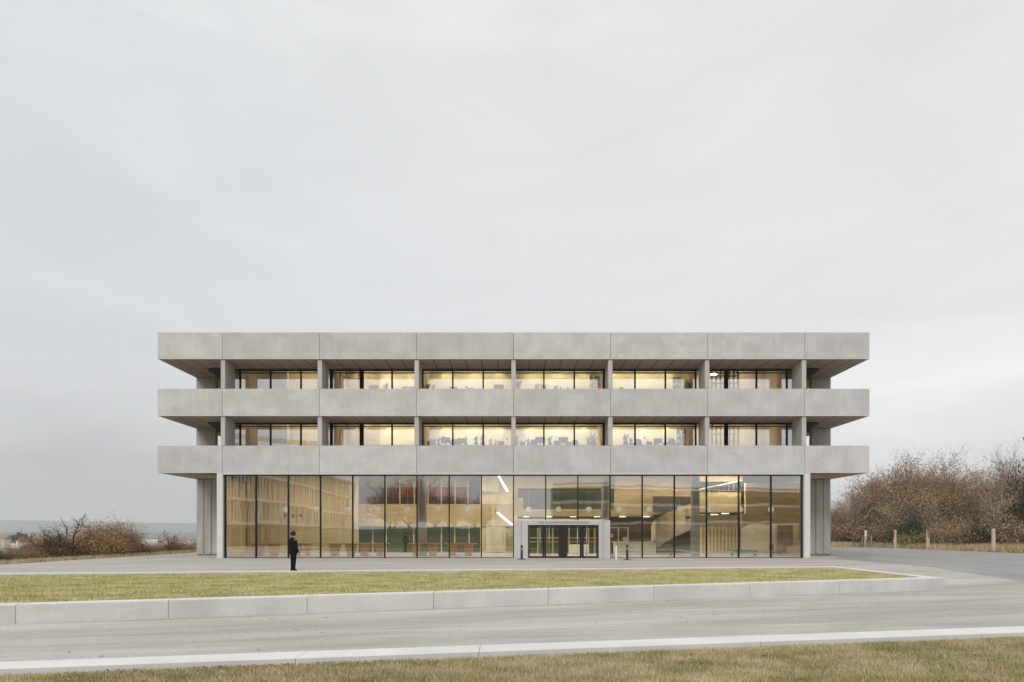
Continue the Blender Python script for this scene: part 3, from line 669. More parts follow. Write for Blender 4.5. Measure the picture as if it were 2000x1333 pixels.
part('slot_frame', 'cream', (952, 930, 955, 960, 57.3), (962, 930, 964, 1075, 57.3), (985, 1030, 988, 1080, 57.2))
part('gallery_parapet', 'timber', (1011, 995, 1240, 1009, 54, .25), (1011, 973, 1022, 995, 54, .25))
part('gallery_block', 'timber', (1200, 973, 1275, 1009, 53.7, .28))
part('gallery_underside', 'dark', (1011, 1009.4, 1350, 1013, 54.3, 3.0))
part('gallery_glass_wall', 'green_board', (1012, 955, 1215, 995, 57.5, .1))
part('glass_wall_post', 'metal', *[(p, 955, p + 1, 995, 57.3, .05) for p in (1012, 1050, 1067, 1098, 1140, 1160, 1185)], (1012, 954.5, 1215, 956, 57.3, .05), (1022, 972.7, 1200, 973.7, 54.02, .04))
part('gallery_dark_wall', 'dark', (1275, 970, 1366, 1000, 56.5, .1))
part('brown_wall', 'wood_dark', (1190, 1014, 1285, 1082, 56.4, .15))
part('door_screen', 'pale', (1190, 1030, 1228, 1032, 51), (1207, 1032, 1209, 1080, 51), (1226, 1032, 1228, 1080, 51), (1217, 1050, 1226, 1058, 51), (1192, 1043, 1198, 1050, 51))
part('gallery_parapet', 'timber', (1366, 962, 1447, 1001, 54, .25))
part('gallery_underside', 'dark', (1366, 1001.2, 1452, 1006, 54.3, 2.6))
part('curved_parapet', 'timber', (1366, 1006.3, 1440, 1029, 53, .25))
part('right_wall', 'timber', (1456, 944, 1558, 1024, 53.2, .3))
part('right_low_wall', 'pale', (1447, 1024, 1516, 1078, 55.5, .1))
part('stone_panel', 'stone', (1518, 1026, 1549, 1067, 53.8, .08)) if 'stone' in M else None
M['stone'] = surf('stone', (.30, .22, .19), (.52, .40, .36), .5, 1.2, detail=8)
part('stone_panel', 'stone', (1518, 1026, 1549, 1067, 53.8, .08))
part('dark_pillar', 'dark', (1446, 997, 1455, 1023, 53.5, .3))
part('upright_panels', 'cream', *[(p, 1029, p + 5.4, 1080, 56.4, .1) for p in range(1367, 1443, 7)])
part('panel_gap', 'wood_dark', (1366, 1029, 1445, 1080, 56.7, .1))
part('upper_gallery', 'timber', (1366, 928, 1450, 941, 55.5, .2))
# sloping stair balustrade
mb = MB()
for i in range(9):
    pxx = 1366 + i * 9.5; yy = 957 - i * 2.0; a = W(pxx, yy, 53.4); mb.box(a.x, a.x + .05, a.y, a.y + .05, a.z - .55, a.z)
a = W(1364, 957.4, 53.4); b = W(1446, 940, 53.4); mb.tube(a, b, .05, n=6)
mb.build('stair_rail', M['pale'], bld)
# helical stair: band swept along the seen edge
top = [(1352, 983, 55.5), (1335, 989, 54), (1318, 996, 52.8), (1303, 1002, 52), (1290, 1009, 51.6), (1280, 1015, 51.6), (1274, 1021, 52), (1272, 1028, 52.8), (1273, 1034, 53.6)]
bot = [(1352, 1016, 55.5), (1335, 1023, 54), (1318, 1031, 52.8), (1303, 1038, 52), (1290, 1045, 51.6), (1280, 1050, 51.6), (1274, 1055, 52), (1272, 1058, 52.8), (1273, 1060, 53.6)]
rings = []
for (a, b) in zip(top, bot):
    t = W(*a); u = W(*b); rings.append([t, t + Vector((.1, .25, 0)), u + Vector((.1, .25, 0)), u])
mb = MB(); mb.loft(rings); mb.build('helical_stair', M['timber'], bld, smooth=False)
rings = []
for (a, b) in zip(bot, bot[1:]): pass
mb = MB()
und = [(W(*b), W(b[0] + 14, min(b[1] + 12, 1076), b[2] + 2.0)) for b in bot]
for (a, b), (c, d_) in zip(und[:-1], und[1:]): mb.face([a, c, d_, b])
for (a, b), (c, d_) in zip(und[:-1], und[1:]): mb.face([a + Vector((0, .02, .12)), b + Vector((0, .02, .12)), d_ + Vector((0, .02, .12)), c + Vector((0, .02, .12))])
mb.build('stair_underside', M['concrete_trim'], bld)
# curved soffit wall at the right, hanging lower edge like a wave
pts = [(1448, 1032), (1465, 1024), (1480, 1019), (1500, 1021), (1520, 1026), (1548, 1025), (1561, 1021)]
rings = []
for p, yy in pts:
    a = W(p, 1004, 52.6); b = W(p, yy, 52.6); rings.append([a, a + Vector((0, .2, 0)), b + Vector((0, .2, 0)), b])
mb = MB(); mb.loft(rings); mb.build('wave_parapet', M['timber'], bld)
# round columns in the hall
for p, d in ((825, 50.5), (1357.5, 50), (1183, 51.5)):
    a = W(p, 1040, d); mb = MB(); mb.lathe([(.32, .012), (.32, 6.62)], a.x, a.y, 24); mb.build('hall_column', M['concrete_pier'], bld, smooth=True)
# air nozzles on the left wall
for p in (557.5, 572.5, 587):
    a = W(p, 1007, 56.9); mb = MB(); mb.tube(a, a + Vector((0, .1, 0)), .12, n=14); mb.build('air_nozzle', M['dark'], bld)

# ================================================================== lamps
WARM = (1.0, .86, .64)
def area(parent, loc, sx, sy, power, col=WARM, rot=(0, 0, 0)):
    ld = bpy.data.lights.new('lamp_light', 'AREA'); ld.shape = 'RECTANGLE'; ld.size = sx; ld.size_y = sy; ld.energy = power; ld.color = col
    o = bpy.data.objects.new('lamp_light', ld); C.objects.link(o); o.location = loc; o.rotation_euler = rot; o.parent = parent; return o
def ceiling_lamp(x, y, z, lx, ly, power, label, group, col=WARM):
    r = empty('ceiling_lamp', (x, y, z), label=label, cat='lamp', group=group)
    mb = MB(); mb.box(-lx / 2, lx / 2, -ly / 2, ly / 2, -.09, 0); mb.build('lamp_housing', M['white_paint'], r)
    mb = MB(); mb.box(-lx / 2 + .02, lx / 2 - .02, -ly / 2 + .02, ly / 2 - .02, -.105, -.0905); mb.build('lamp_diffuser', M['lamp'], r)
    area(r, (0, 0, -.115), lx - .06, ly - .06, power, col); return r
floor_nm = {1: 'middle floor', 2: 'top floor'}; bay_nm = ['leftmost', 'second', 'third', 'fourth', 'fifth', 'rightmost']
for lv in (1, 2):
    for b in range(6):
        pw = [40, 36, 30, 30, 32, 46][b]; col = [(1, .74, .45), (1, .80, .50), (1, .86, .55), (1, .86, .55), (1, .82, .48), (1, .76, .46)][b]
        ceiling_lamp(BAY * (b - 3) + BAY / 2, 5.9, (10.46 if lv == 1 else 14.7), 4.6, .5, pw, f'long office ceiling lamp in the {bay_nm[b]} bay of the {floor_nm[lv]}', 'office ceiling lamps', col)
hl = [(-17.2, 125), (-12.2, 130), (-7.6, 130), (-2.6, 180), (2.8, 210), (8.6, 230), (13.3, 220), (17.4, 230)]
for i, (x, pw) in enumerate(hl):
    ceiling_lamp(x, 7.4, 6.62, 2.4, 1.2, pw, f'{ORD[i]} ceiling panel lamp from the left in the glass hall', 'hall ceiling lamps')
M['spot'] = emis('spot_glow', (1, .9, .68), 6)
for lv in (1, 2):
    for b in (1, 2, 3, 4):
        for j, fx in enumerate((.2, .53, .83)):
            zc = 10.44 if lv == 1 else 14.68
            r = empty('ceiling_spot', (BAY * (b - 3) + BAY * fx, PB - .45, zc), label=f'{ORD[j]} wall-washing ceiling spot from the left in the {bay_nm[b]} bay of the {floor_nm[lv]}', cat='lamp', group='wall-washing ceiling spots')
            mb = MB(); mb.lathe([(.09, -.04), (.10, 0)], 0, 0, 14); mb.build('spot_housing', M['white_paint'], r)
            mb = MB(); mb.lathe([(.07, -.05), (.07, -.041)], 0, 0, 14); mb.build('lamp_diffuser', M['spot'], r)
            ld = bpy.data.lights.new('spot_light', 'SPOT'); ld.energy = 55; ld.spot_size = R(105); ld.spot_blend = .5; ld.shadow_soft_size = .06; ld.color = (1, .87, .58)
            so = bpy.data.objects.new('spot_light', ld); C.objects.link(so); so.location = (0, 0, -.07); so.parent = r
# small spots under the gallery
for i, (p, yy) in enumerate([(1028, 1009.5), (1073, 1009.5), (1120, 1009.5), (1167, 1009.5), (1217, 1009.5), (1264, 1009.5), (1376, 1007), (1397, 1005.5), (1418, 1003.5)]):
    a = W(p, yy, 53.2); r = empty('gallery_lamp', a, label=f'{ORD[i]} bright slim lamp from the left under the hall gallery', cat='lamp', group='lamps under the gallery')
    mb = MB(); mb.box(-.24, .24, 0, .5, .02, .07); mb.build('lamp_housing', M['white_paint'], r)
    mb = MB(); mb.box(-.22, .22, -.004, .48, -.03, .019); mb.build('lamp_diffuser', M['lamp_strip'], r)
    area(r, (0, .24, -.04), .4, .4, 14)
# two slanting light strips beside the portal
for nm, A, B in (('upper', (974, 931, 52), (991, 961, 56)), ('lower', (972, 1003, 52), (999, 1026, 56))):
    a = W(*A); b = W(*B); r = empty('light_strip', a, label=f'{nm} of the two white slanting light strips left of the portal', cat='lamp', group='slanting light strips')
    v = b - a; mb = MB(); o_ = [Vector((-.08, 0, 0)), Vector((.08, 0, 0)), Vector((.08, .1, .08)), Vector((-.08, .1, .08))]
    mb.loft([[q for q in o_], [v + q * 1.2 for q in o_]]); mb.build('strip_diffuser', M['lamp_strip'], r)
# bright round lamp in the rightmost top bay
a = W(1394, 731, 51); r = empty('round_lamp', a, label='bright round lamp glowing behind the rightmost top floor window', cat='lamp')
mb = MB(); mb.lathe([(.05, .12), (.24, .06), (.25, 0), (.24, -.05), (.05, -.12)][::-1], 0, 0, 20); mb.build('lamp_shade', M['lamp'], r, smooth=True)
mb = MB(); mb.tube((0, 0, .1), (0, 0, 14.7 - a.z), .012, n=6); mb.build('cord', M['metal'], r)
# row of pale globe pendants
gpx = [558, 618, 678, 737, 796, 855, 914, 973.5, 1032, 1091, 1150, 1209, 1268, 1327.5, 1387, 1446, 1506]
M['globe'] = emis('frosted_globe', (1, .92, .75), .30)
g0 = None
for i, p in enumerate(gpx):
    a = W(p, 995.5, 49.2)
    lab = f'{ORD[i]} frosted globe pendant from the left in the hall row'
    if g0 is None:
        g0 = empty('globe_pendant', a, label=lab, cat='lamp', group='globe pendants in the hall')
        prof = [(.2 * math.sin(t) + .001, -.2 * math.cos(t)) for t in np.linspace(0, math.pi, 12)]
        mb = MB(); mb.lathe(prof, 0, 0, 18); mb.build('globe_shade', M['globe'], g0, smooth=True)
        mb = MB(); mb.tube((0, 0, .2), (0, 0, 6.62 - a.z), .008, n=5); mb.build('cord', M['steel'], g0)
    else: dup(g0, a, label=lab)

# ================================================================== furniture
def place(proto, loc, rz, label, sc=1.0, first=set()):
    if proto.name not in first:
        first.add(proto.name); proto.location = loc; proto.rotation_euler = (0, 0, rz); proto.scale = (sc, sc, sc) if not isinstance(sc, tuple) else sc; proto['label'] = label; return proto
    return dup(proto, loc, rz, sc, label)
# orange high table
ot = empty('orange_table', cat='table', group='orange tables in the hall')
mb = MB(); mb.box(-1.3, 1.3, -.4, .4, .86, .93); mb.build('table_top', M['orange'], ot, bevel=.01)
for sx in (-.62, .62):
    mb = MB(); lo = [(sx - .24, -.22, .0), (sx + .24, -.22, 0), (sx + .24, .22, 0), (sx - .24, .22, 0)]; hi = [(sx - .40, -.3, .858), (sx + .40, -.3, .858), (sx + .40, .3, .858), (sx - .40, .3, .858)]
    mb.loft([lo, hi]); mb.build('pedestal', M['orange'], ot)
for i, p in enumerate([520, 592, 670, 728, 830, 900]):
    a = W(p, 1040, 50.2 + (i % 2) * .5); place(ot, (a.x, a.y, .012), 0, f'{ORD[i]} orange table from the left behind the hall glass', (.95 if p != 592 else .6, 1, 1))
# office items
mon = empty('desk_monitor', cat='monitor', group='monitors on the office desks')
mb = MB(); mb.box(-.30, .30, -.02, .02, .16, .52); mb.build('screen', M['dark'], mon, bevel=.01)
mb = MB(); mb.box(-.03, .03, -.0, .03, .0, .17); mb.box(-.12, .12, -.09, .09, 0, .015); mb.build('stand', M['metal'], mon)
pot = empty('potted_plant', cat='plant', group='potted plants behind the office windows')
mb = MB(); mb.lathe([(.10, 0), (.14, .02), (.17, .26), (.15, .26)], 0, 0, 14); mb.build('pot', M['dark'], pot)
mb = MB(); rs = random.Random(3)
for i in range(26):
    a = rs.uniform(0, 6.28); el = rs.uniform(.3, 1.45); ln = rs.uniform(.3, .75); c = Vector((math.cos(a) * math.cos(el), math.sin(a) * math.cos(el), math.sin(el)))
    base = Vector((0, 0, .24)); s = Vector((-math.sin(a), math.cos(a), 0)) * .035; m_ = base + c * ln * .6 + Vector((0, 0, .05)); e = base + c * ln + Vector((0, 0, -.06))
    mb.face([base - s * .3, base + s * .3, m_ + s]); mb.face([base - s * .3, m_ + s, m_ - s]); mb.face([m_ - s, m_ + s, e])
mb.build('leaves', M['plant'], pot)
shf = empty('shelf_unit', cat='shelf', group='open shelves in the offices')
mb = MB()
for x in (-.5, -.02, .46): mb.box(x, x + .04, -.15, .15, 0, 2.0)
for z in (.0, .4, .8, 1.2, 1.6, 1.96): mb.box(-.46, .46, -.148, .148, z, z + .035)
mb.build('shelf_frame', M['pale'], shf)
mb = MB(); rs = random.Random(5)
for z in (.04, .44, .84, 1.24, 1.64):
    x = -.44
    while x < .42:
        w_ = rs.uniform(.03, .07)
        if rs.random() < .7 and not (-.04 < x + w_ and x < .04): mb.box(x, x + w_ * .9, -.1, .12, z, z + rs.uniform(.2, .3))
        x += w_
mb.build('binders', surf('binder', (.10, .09, .08), (.45, .35, .25), .7, 9, lo=.4, hi=.6), shf)
chr_ = empty('office_chair', cat='chair', group='office chairs by the windows')
mb = MB(); mb.lathe([(.26, .42), (.27, .46), (.24, .52)], 0, 0, 14); mb.build('seat', M['dark'], chr_)
mb = MB(); pr = [(-.22, .6), (.22, .6), (.24, .9), (.18, 1.12), (.08, 1.18), (-.08, 1.18), (-.18, 1.12), (-.24, .9)]
mb.loft([[(x, .2, z) for x, z in pr], [(x, .26, z) for x, z in pr]]); mb.build('backrest', M['dark'], chr_)
mb = MB(); mb.tube((0, 0, .08), (0, 0, .43), .03)
for i in range(5):
    t = i * 1.2566; mb.tube((0, 0, .09), (.28 * math.cos(t), .28 * math.sin(t), .03), .02, .015, n=6)
mb.tube((0, .14, .48), (0, .22, .7), .02, n=6); mb.build('base', M['metal'], chr_)
dsk = empty('office_desk', cat='desk', group='desks behind the office windows')
mb = MB(); mb.box(-2.2, 2.2, -.4, .4, .81, .85); mb.build('desk_top', M['pale'], dsk, bevel=.005)
for sx in (-2.1, 2.1):
    mb = MB(); mb.box(sx - .03, sx + .03, -.36, .36, 0, .808); mb.build('leg', M['metal'], dsk)
DY = 4.35
for lv in (1, 2):
    for b in (1, 2, 3, 4):
        place(dsk, (BAY * (b - 3) + BAY / 2 + (.4 if b == 1 else 0), DY, FLOOR[lv]), 0, f'long office desk behind the {bay_nm[b]} bay window of the {floor_nm[lv]}')
def dz(lv): return FLOOR[lv] + .85
dd = DY - CAMY
cnt = {}
def put(kind, proto, lv, px, sc=1.0, rz=0, floor=False, dy=0):
    x = (px - CX) / F * (dd + dy)
    bay = min(5, max(0, int((x + 3 * BAY) // BAY))); key = (kind, lv, bay); cnt[key] = cnt.get(key, 0) + 1
    o = place(proto, (x, DY + dy, FLOOR[lv] if floor else dz(lv)), rz, 'x', sc); o['_k'] = repr(key); o['_n'] = cnt[key]; return o
items = []
for px, s in ((730, 1.15), (886, .95), (918, .8), (974, 1.25)): items.append(put('monitor', mon, 2, px, s))
for px, s in ((754, 1.0), (846, .9), (1013, 1.35), (1086, .8), (1345, 1.25), (935, .55)): items.append(put('potted plant', pot, 2, px, s))
for px, s in ((870, 1.15), (900, 1.0), (1100, 1.2), (1055, 1.2), (1285, 1.0)): items.append(put('monitor', mon, 1, px, s))
for px, s in ((857, .75), (930, .95), (943, 1.05), (1008, 1.1), (1074, .9), (1157, 1.25), (1162, .9), (1222, 1.2), (1150, .9), (958, .7)): items.append(put('potted plant', pot, 1, px, s))
for px, lv, s in ((798, 2, (1.0, 1, .82)), (1056, 2, (.95, 1, .9)), (1322, 2, (.7, 1, 1.18)), (1160, 2, (.7, 1, 1.3)), (1330, 1, (.8, 1, 1.15)), (846, 1, (.5, 1, .78))): items.append(put('shelf', shf, lv, px, s, floor=True, dy=1.4))
for px, lv, s in ((1045, 1, 1.22), (1316, 1, 1.28), (1217, 2, 1.3), (1126, 1, 1.2), (888, 1, 1.25), (1250, 1, 1.25)): items.append(put('office chair', chr_, lv, px, s, rz=.3, floor=True, dy=.75))
bx = empty('storage_box', cat='box', group='boxes and files on the office desks')
mb = MB(); mb.box(-.22, .22, -.15, .15, 0, .26); mb.build('box_body', M['dark'], bx, bevel=.01); mb = MB(); mb.box(-.235, .235, -.165, .165, .262, .31); mb.build('lid', M['stone'], bx, bevel=.01)
lp = empty('desk_lamp', cat='lamp', group='unlit desk lamps in the offices')
mb = MB(); mb.lathe([(.11, 0), (.11, .02)], 0, 0, 14); mb.build('base', M['metal'], lp); mb = MB(); mb.tube((0, 0, .02), (-.12, 0, .40), .014, n=6); mb.tube((-.12, 0, .40), (.14, 0, .62), .014, n=6); mb.build('arm', M['metal'], lp)
mb = MB(); mb.lathe([(.10, .53), (.05, .64), (.03, .66)], .17, 0, 14); mb.build('lamp_shade', M['dark'], lp)
for px, lv, s in ((880, 2, .9), (780, 2, .8), (1040, 2, .9), (925, 2, .7), (842, 1, 1.1), (893, 1, 1.1), (978, 1, 1.0), (1020, 1, .9), (1088, 1, 1.1), (1110, 1, .9), (1237, 1, .7), (1300, 1, .8), (1268, 1, .9)): items.append(put('storage box', bx, lv, px, s))
for px, lv, s in ((864, 1, 1.1), (990, 1, .9), (1064, 1, 1.0), (1262, 1, 1.0), (910, 2, .9), (1110, 2, .8), (768, 2, 1.0)): items.append(put('desk lamp', lp, lv, px, s, rz=random.uniform(0, 3)))
for px, s in ((848, .7), (910, .85), (968, .6), (1032, .7), (1092, .75), (1280, .7), (1308, .6), (1232, .85)): items.append(put('potted plant', pot, 1, px, s, rz=random.uniform(0, 6), dy=.3))
for px, s in ((826, .9), (835, 1.15), (788, .7), (1095, .7), (1302, .6), (1340, 1.0)): items.append(put('potted plant', pot, 2, px, s, rz=random.uniform(0, 6), dy=.3))
for o in items:
    k = eval(o['_k']); n_ = o['_n']; tot = cnt[k]; kind, lv, b = k
    pos = 'the only' if tot == 1 else f'{ORD[n_ - 1]}'
    o['label'] = f'dark {kind} in the {bay_nm[b]} bay window of the {floor_nm[lv]}' if tot == 1 else f'dark {kind} in the {bay_nm[b]} bay of the {floor_nm[lv]}, {ORD[n_ - 1]} of its kind'
    if kind == 'shelf': o['label'] = o['label'].replace('dark', 'pale open')
    del o['_k']; del o['_n']
# number plants left to right inside one bay by their true order
from collections import defaultdict
gr = defaultdict(list)
for o in items: gr[o['label'].split(',')[0]].append(o)
for k, v in gr.items():
    if len(v) > 1:
        v.sort(key=lambda o: o.location.x)
        for i, o in enumerate(v): o['label'] = f'{k}, {ORD[i]} from the left'
# hall furniture at the right
r = empty('teal_bench', (W(1452, 1, 51).x, 51 + CAMY, .012), label='long low teal bench on the hall floor near the right end', cat='bench')
mb = MB(); mb.box(-1.0, 1.0, -.3, .3, .18, .42); mb.build('seat', M['teal'], r, bevel=.02); mb = MB(); mb.box(-.9, -.8, -.2, .2, 0, .178); mb.build('leg', M['dark'], r); mb = MB(); mb.box(.8, .9, -.2, .2, 0, .178); mb.build('leg', M['dark'], r)
M['chair_red'] = surf('red_plastic', (.42, .03, .03), (.5, .05, .04), .4, 4)
r = empty('red_chair', (W(1511, 1, 50.5).x, 50.5 + CAMY, .012), .4, label='small red chair beside a low table at the right end of the hall', cat='chair')
mb = MB(); mb.box(-.24, .24, -.22, .22, .38, .43); mb.build('seat', M['chair_red'], r, bevel=.02); mb = MB(); mb.box(-.24, .24, .2, .25, .43, .85); mb.build('backrest', M['chair_red'], r, bevel=.03)
for sx in (-.2, .2):
    for sy in (-.18, .18): mb = MB(); mb.tube((sx, sy, 0), (sx, sy, .38), .015, n=6); mb.build('leg', M['metal'], r)
r = empty('low_table', (W(1524, 1, 50.6).x, 50.6 + CAMY, .012), label='low dark table right of the red chair in the hall', cat='table')
mb = MB(); mb.lathe([(.38, .36), (.38, .39)], 0, 0, 20); mb.build('table_top', M['dark'], r); mb = MB(); mb.tube((0, 0, 0), (0, 0, .36), .03); mb.build('leg', M['metal'], r)
r = empty('reception_counter', (W(1238, 1, 52.5).x, 52.5 + CAMY, .012), label='pale counter in the hall in front of the dark wooden wall', cat='counter')
mb = MB(); mb.box(-1.5, 1.7, 0, .6, .0, .95); mb.build('counter_front', M['pale'], r); mb = MB(); mb.box(-1.56, 1.76, -.06, .66, .95, 1.0); mb.build('counter_top', M['concrete_trim'], r)
a = W(1310, 1072, 50.4); r = empty('display_board', (a.x, a.y, .012), label='dark kite-shaped board standing beneath the curved stair', cat='board')
mb = MB(); k_ = [(-.05, 0), (.25, .12), (.40, .5), (.05, 1.0), (-.3, .55)]; mb.loft([[(x, 0, z) for x, z in k_], [(x, .06, z) for x, z in k_]]); mb.build('board', M['dark'], r); mb = MB(); mb.tube((0.05, .03, .6), (.05, .5, 0), .02, n=6); mb.build('prop', M['metal'], r)

# ================================================================== bollards by the entrance
def bollard(px, py, label, mat, h, r_, base):
    d = (EYE) * F / (py - HY); a = W(px, HY, d); o = empty('bollard', (a.x, a.y, 0), label=label, cat='bollard')
    mb = MB(); mb.lathe([(r_, .02), (r_, h - .03), (r_ * .9, h)], 0, 0, 16); mb.build('post', mat, o, smooth=False)
    mb = MB(); mb.lathe([(base, .004), (base, .02), (base * .9, .03)], 0, 0, 20); mb.build('base_plate', M['dark'] if mat != M['white_paint'] else M['steel'], o)
    if mat != M['white_paint']:
        mb = MB(); mb.box(-.035, .035, -r_ - .006, -r_ + .01, h - .32, h - .18); mb.build('button_plate', M['steel'], o)
M['bollard'] = surf('bollard_dark', (.03, .032, .036), (.045, .047, .05), .5, 4)
bollard(1019, 1093, 'dark cylindrical bollard standing left of the entrance doors', M['bollard'], .92, .075, .28)
bollard(1225, 1094, 'dark cylindrical bollard standing right of the entrance portal', M['bollard'], .97, .075, .28)
bollard(1203.5, 1095, 'slim pale grey bollard right of the entrance portal', M['white_paint'], .90, .055, .07)

# ================================================================== person
def ell(c, rx, ry, n=14, rz=0, tilt=0):
    pts = []
    for i in range(n):
        t = 2 * math.pi * i / n; x, y = rx * math.cos(t), ry * math.sin(t)
        pts.append((c[0] + x * math.cos(rz) - y * math.sin(rz), c[1] + x * math.sin(rz) + y * math.cos(rz), c[2] + tilt * y))
    return pts
M['skin'] = surf('skin', (.55, .34, .26), (.62, .40, .31), .55, 5)
M['coat'] = surf('black_coat', (.006, .006, .007), (.016, .015, .016), .95, 9, spec=.05)
M['trouser'] = surf('black_trousers', (.010, .010, .011), (.014, .014, .015), .95, 5, spec=.05)
M['hair'] = surf('dark_hair', (.010, .008, .007), (.028, .022, .018), .7, 25, island=.3)
# local frame: faces +Y, right hand at +X
pv = [(0, 0, .95), (0, .0, 1.15), (0, -.01, 1.36), (0, 0, 1.46), (0, .02, 1.55), (0, .03, 1.65),
      (.10, 0, .90), (.095, .015, .50), (.09, -.02, .10), (.09, .12, .04),
      (-.10, 0, .90), (-.095, .0, .50), (-.085, -.03, .10), (-.09, .10, .04),
      (.19, -.01, 1.38), (.25, -.02, 1.10), (.27, .06, .86), (.275, .075, .79),
      (-.19, -.01, 1.38), (-.24, -.02, 1.10), (-.25, .06, .86), (-.255, .075, .79), (0, .035, 1.71)]
pe = [(0, 1), (1, 2), (2, 3), (3, 4), (4, 5), (5, 22), (0, 6), (6, 7), (7, 8), (8, 9), (0, 10), (10, 11), (11, 12), (12, 13), (2, 14), (14, 15), (15, 16), (16, 17), (2, 18), (18, 19), (19, 20), (20, 21)]
pr_ = [.13, .12, .13, .055, .075, .09, .085, .055, .038, .032, .085, .055, .038, .032, .055, .042, .028, .034, .055, .042, .028, .034, .065]
for (hi, sx) in ((17, 1), (21, -1)):
    hx_, hy_, hz_ = pv[hi]
    for j, (oy, ln) in enumerate(((.025, .062), (.008, .072), (-.009, .068), (-.025, .055))):
        b = len(pv); pv += [(hx_, hy_ + oy, hz_ - .035), (hx_ - sx * .008, hy_ + oy + .004, hz_ - .035 - ln * .55), (hx_ - sx * .025, hy_ + oy + .006, hz_ - .035 - ln)]
        pe += [(hi, b), (b, b + 1), (b + 1, b + 2)]; pr_ += [.010, .009, .008]
    b = len(pv); pv += [(hx_ - sx * .006, hy_ + .042, hz_ - .01), (hx_ - sx * .014, hy_ + .052, hz_ - .045)]; pe += [(hi, b), (b, b + 1)]; pr_ += [.012, .010]
# nose and ears drawn out of the head
b = len(pv); pv += [(0, .135, 1.625)]; pe += [(5, b)]; pr_ += [.016]
me = bpy.data.meshes.new('person_body'); me.from_pydata([Vector(v) for v in pv], pe, []); me.update()
po = bpy.data.objects.new('person_body', me); C.objects.link(po)
md = po.modifiers.new('skin', 'SKIN'); md.use_smooth_shade = True
for i, sv in enumerate(me.skin_vertices[0].data): sv.radius = (pr_[i], pr_[i]); sv.use_root = (i == 0)
po.modifiers.new('sub', 'SUBSURF').levels = 1; po.modifiers['sub'].render_levels = 2
bpy.context.view_layer.update()
bm_ = bpy.data.meshes.new_from_object(po.evaluated_get(bpy.context.evaluated_depsgraph_get())); bpy.data.objects.remove(po)
PX, PY = W(575, HY, 30.9).x, CAMY + 30.75
person = empty('person', (PX, PY, 0), R(-38), label='person in a black coat and slim black trousers standing on the paving, back turned', cat='person')
bm_.materials.clear(); bm_.materials.append(M['skin']); bo = bpy.data.objects.new('body', bm_); C.objects.link(bo); bo.parent = person
person.scale = (.92, .92, 1.0)
# coat
mb = MB()
mb.loft([ell(c, a, b_) for c, a, b_ in (((0, .01, .76), .235, .165), ((0, .01, .86), .228, .165), ((0, 0, 1.0), .21, .155), ((0, -.005, 1.12), .20, .15), ((0, -.01, 1.26), .215, .155), ((0, -.015, 1.37), .215, .145), ((0, -.01, 1.43), .165, .12), ((0, .0, 1.475), .09, .09))])
for sx in (1, -1):
    arm = [((sx * .17, -.01, 1.40), .075), ((sx * .215, -.015, 1.34), .082), ((sx * .245, -.02, 1.2), .074), ((sx * .26, -.015, 1.08), .068), ((sx * .275, .03, .95), .062), ((sx * .28, .065, .835), .058)]
    mb.loft([ell(c, r, r * 1.05, 12) for c, r in arm])
mb.build('coat', M['coat'], person, smooth=True)
mb = MB(); mb.loft([ell(c, a, b_, 14, 0, .3) for c, a, b_ in (((0, -.07, 1.36), .13, .08), ((0, -.10, 1.42), .15, .09), ((0, -.08, 1.49), .12, .08), ((0, -.04, 1.52), .08, .06))]); mb.build('hood', M['coat'], person, smooth=True)
mb = MB()
for sx, kb in ((1, 0), (-1, -.01)):
    mb.loft([ell(c, a, b_, 12) for c, a, b_ in (((sx * .095, .0, .93), .10, .125), ((sx * .10, 0, .8), .098, .11), ((sx * .097, .01, .62), .080, .088), ((sx * .095, .012 + kb, .46), .066, .072), ((sx * .09, -.005, .28), .062, .066), ((sx * .09, -.015, .06), .056, .062))])
mb.loft([ell((0, 0, .84), .17, .12), ell((0, 0, .95), .185, .13), ell((0, 0, 1.0), .18, .13)]); mb.build('trousers', M['trouser'], person, smooth=True)
for sx in (1, -1):
    mb = MB(); mb.loft([ell((sx * .09, .035, .0), .048, .135, 12), ell((sx * .09, .035, .035), .052, .14, 12), ell((sx * .09, .02, .07), .048, .115, 12), ell((sx * .09, -.02, .11), .045, .06, 12)]); mb.build('shoe', M['coat'], person, smooth=True)
rs = random.Random(11); mb = MB()
def blob(mb, c, r, n=7):
    k = [[(c[0] + r * math.sin(t) * math.cos(p), c[1] + r * math.sin(t) * math.sin(p), c[2] + r * math.cos(t)) for p in np.linspace(0, 2 * math.pi, n, endpoint=False)] for t in np.linspace(.15, math.pi - .15, 6)]
    mb.loft(k[::-1])
blob(mb, (0, 0, 1.685), .118, 14)
for i in range(130):
    t = rs.uniform(0, 2 * math.pi); u = rs.uniform(-.45, 1); rr_ = .112
    y = math.sin(t) * math.sqrt(1 - u * u)
    if y > .55 and u < .35: continue
    c = (math.cos(t) * math.sqrt(1 - u * u) * rr_, y * rr_ - .005, 1.68 + u * .108); blob(mb, c, rs.uniform(.02, .034), 6)
mb.build('hair', M['hair'], person, smooth=True)
mb = MB()
for sx in (-1, 1): blob(mb, (sx * .033, .112, 1.652), .010, 8)
mb.build('eyes', M['hair'], person); mb = MB(); mb.box(-.022, .022, .108, .116, 1.585, 1.592); mb.build('mouth', surf('lip', (.35, .13, .11), (.38, .15, .12), .5), person)

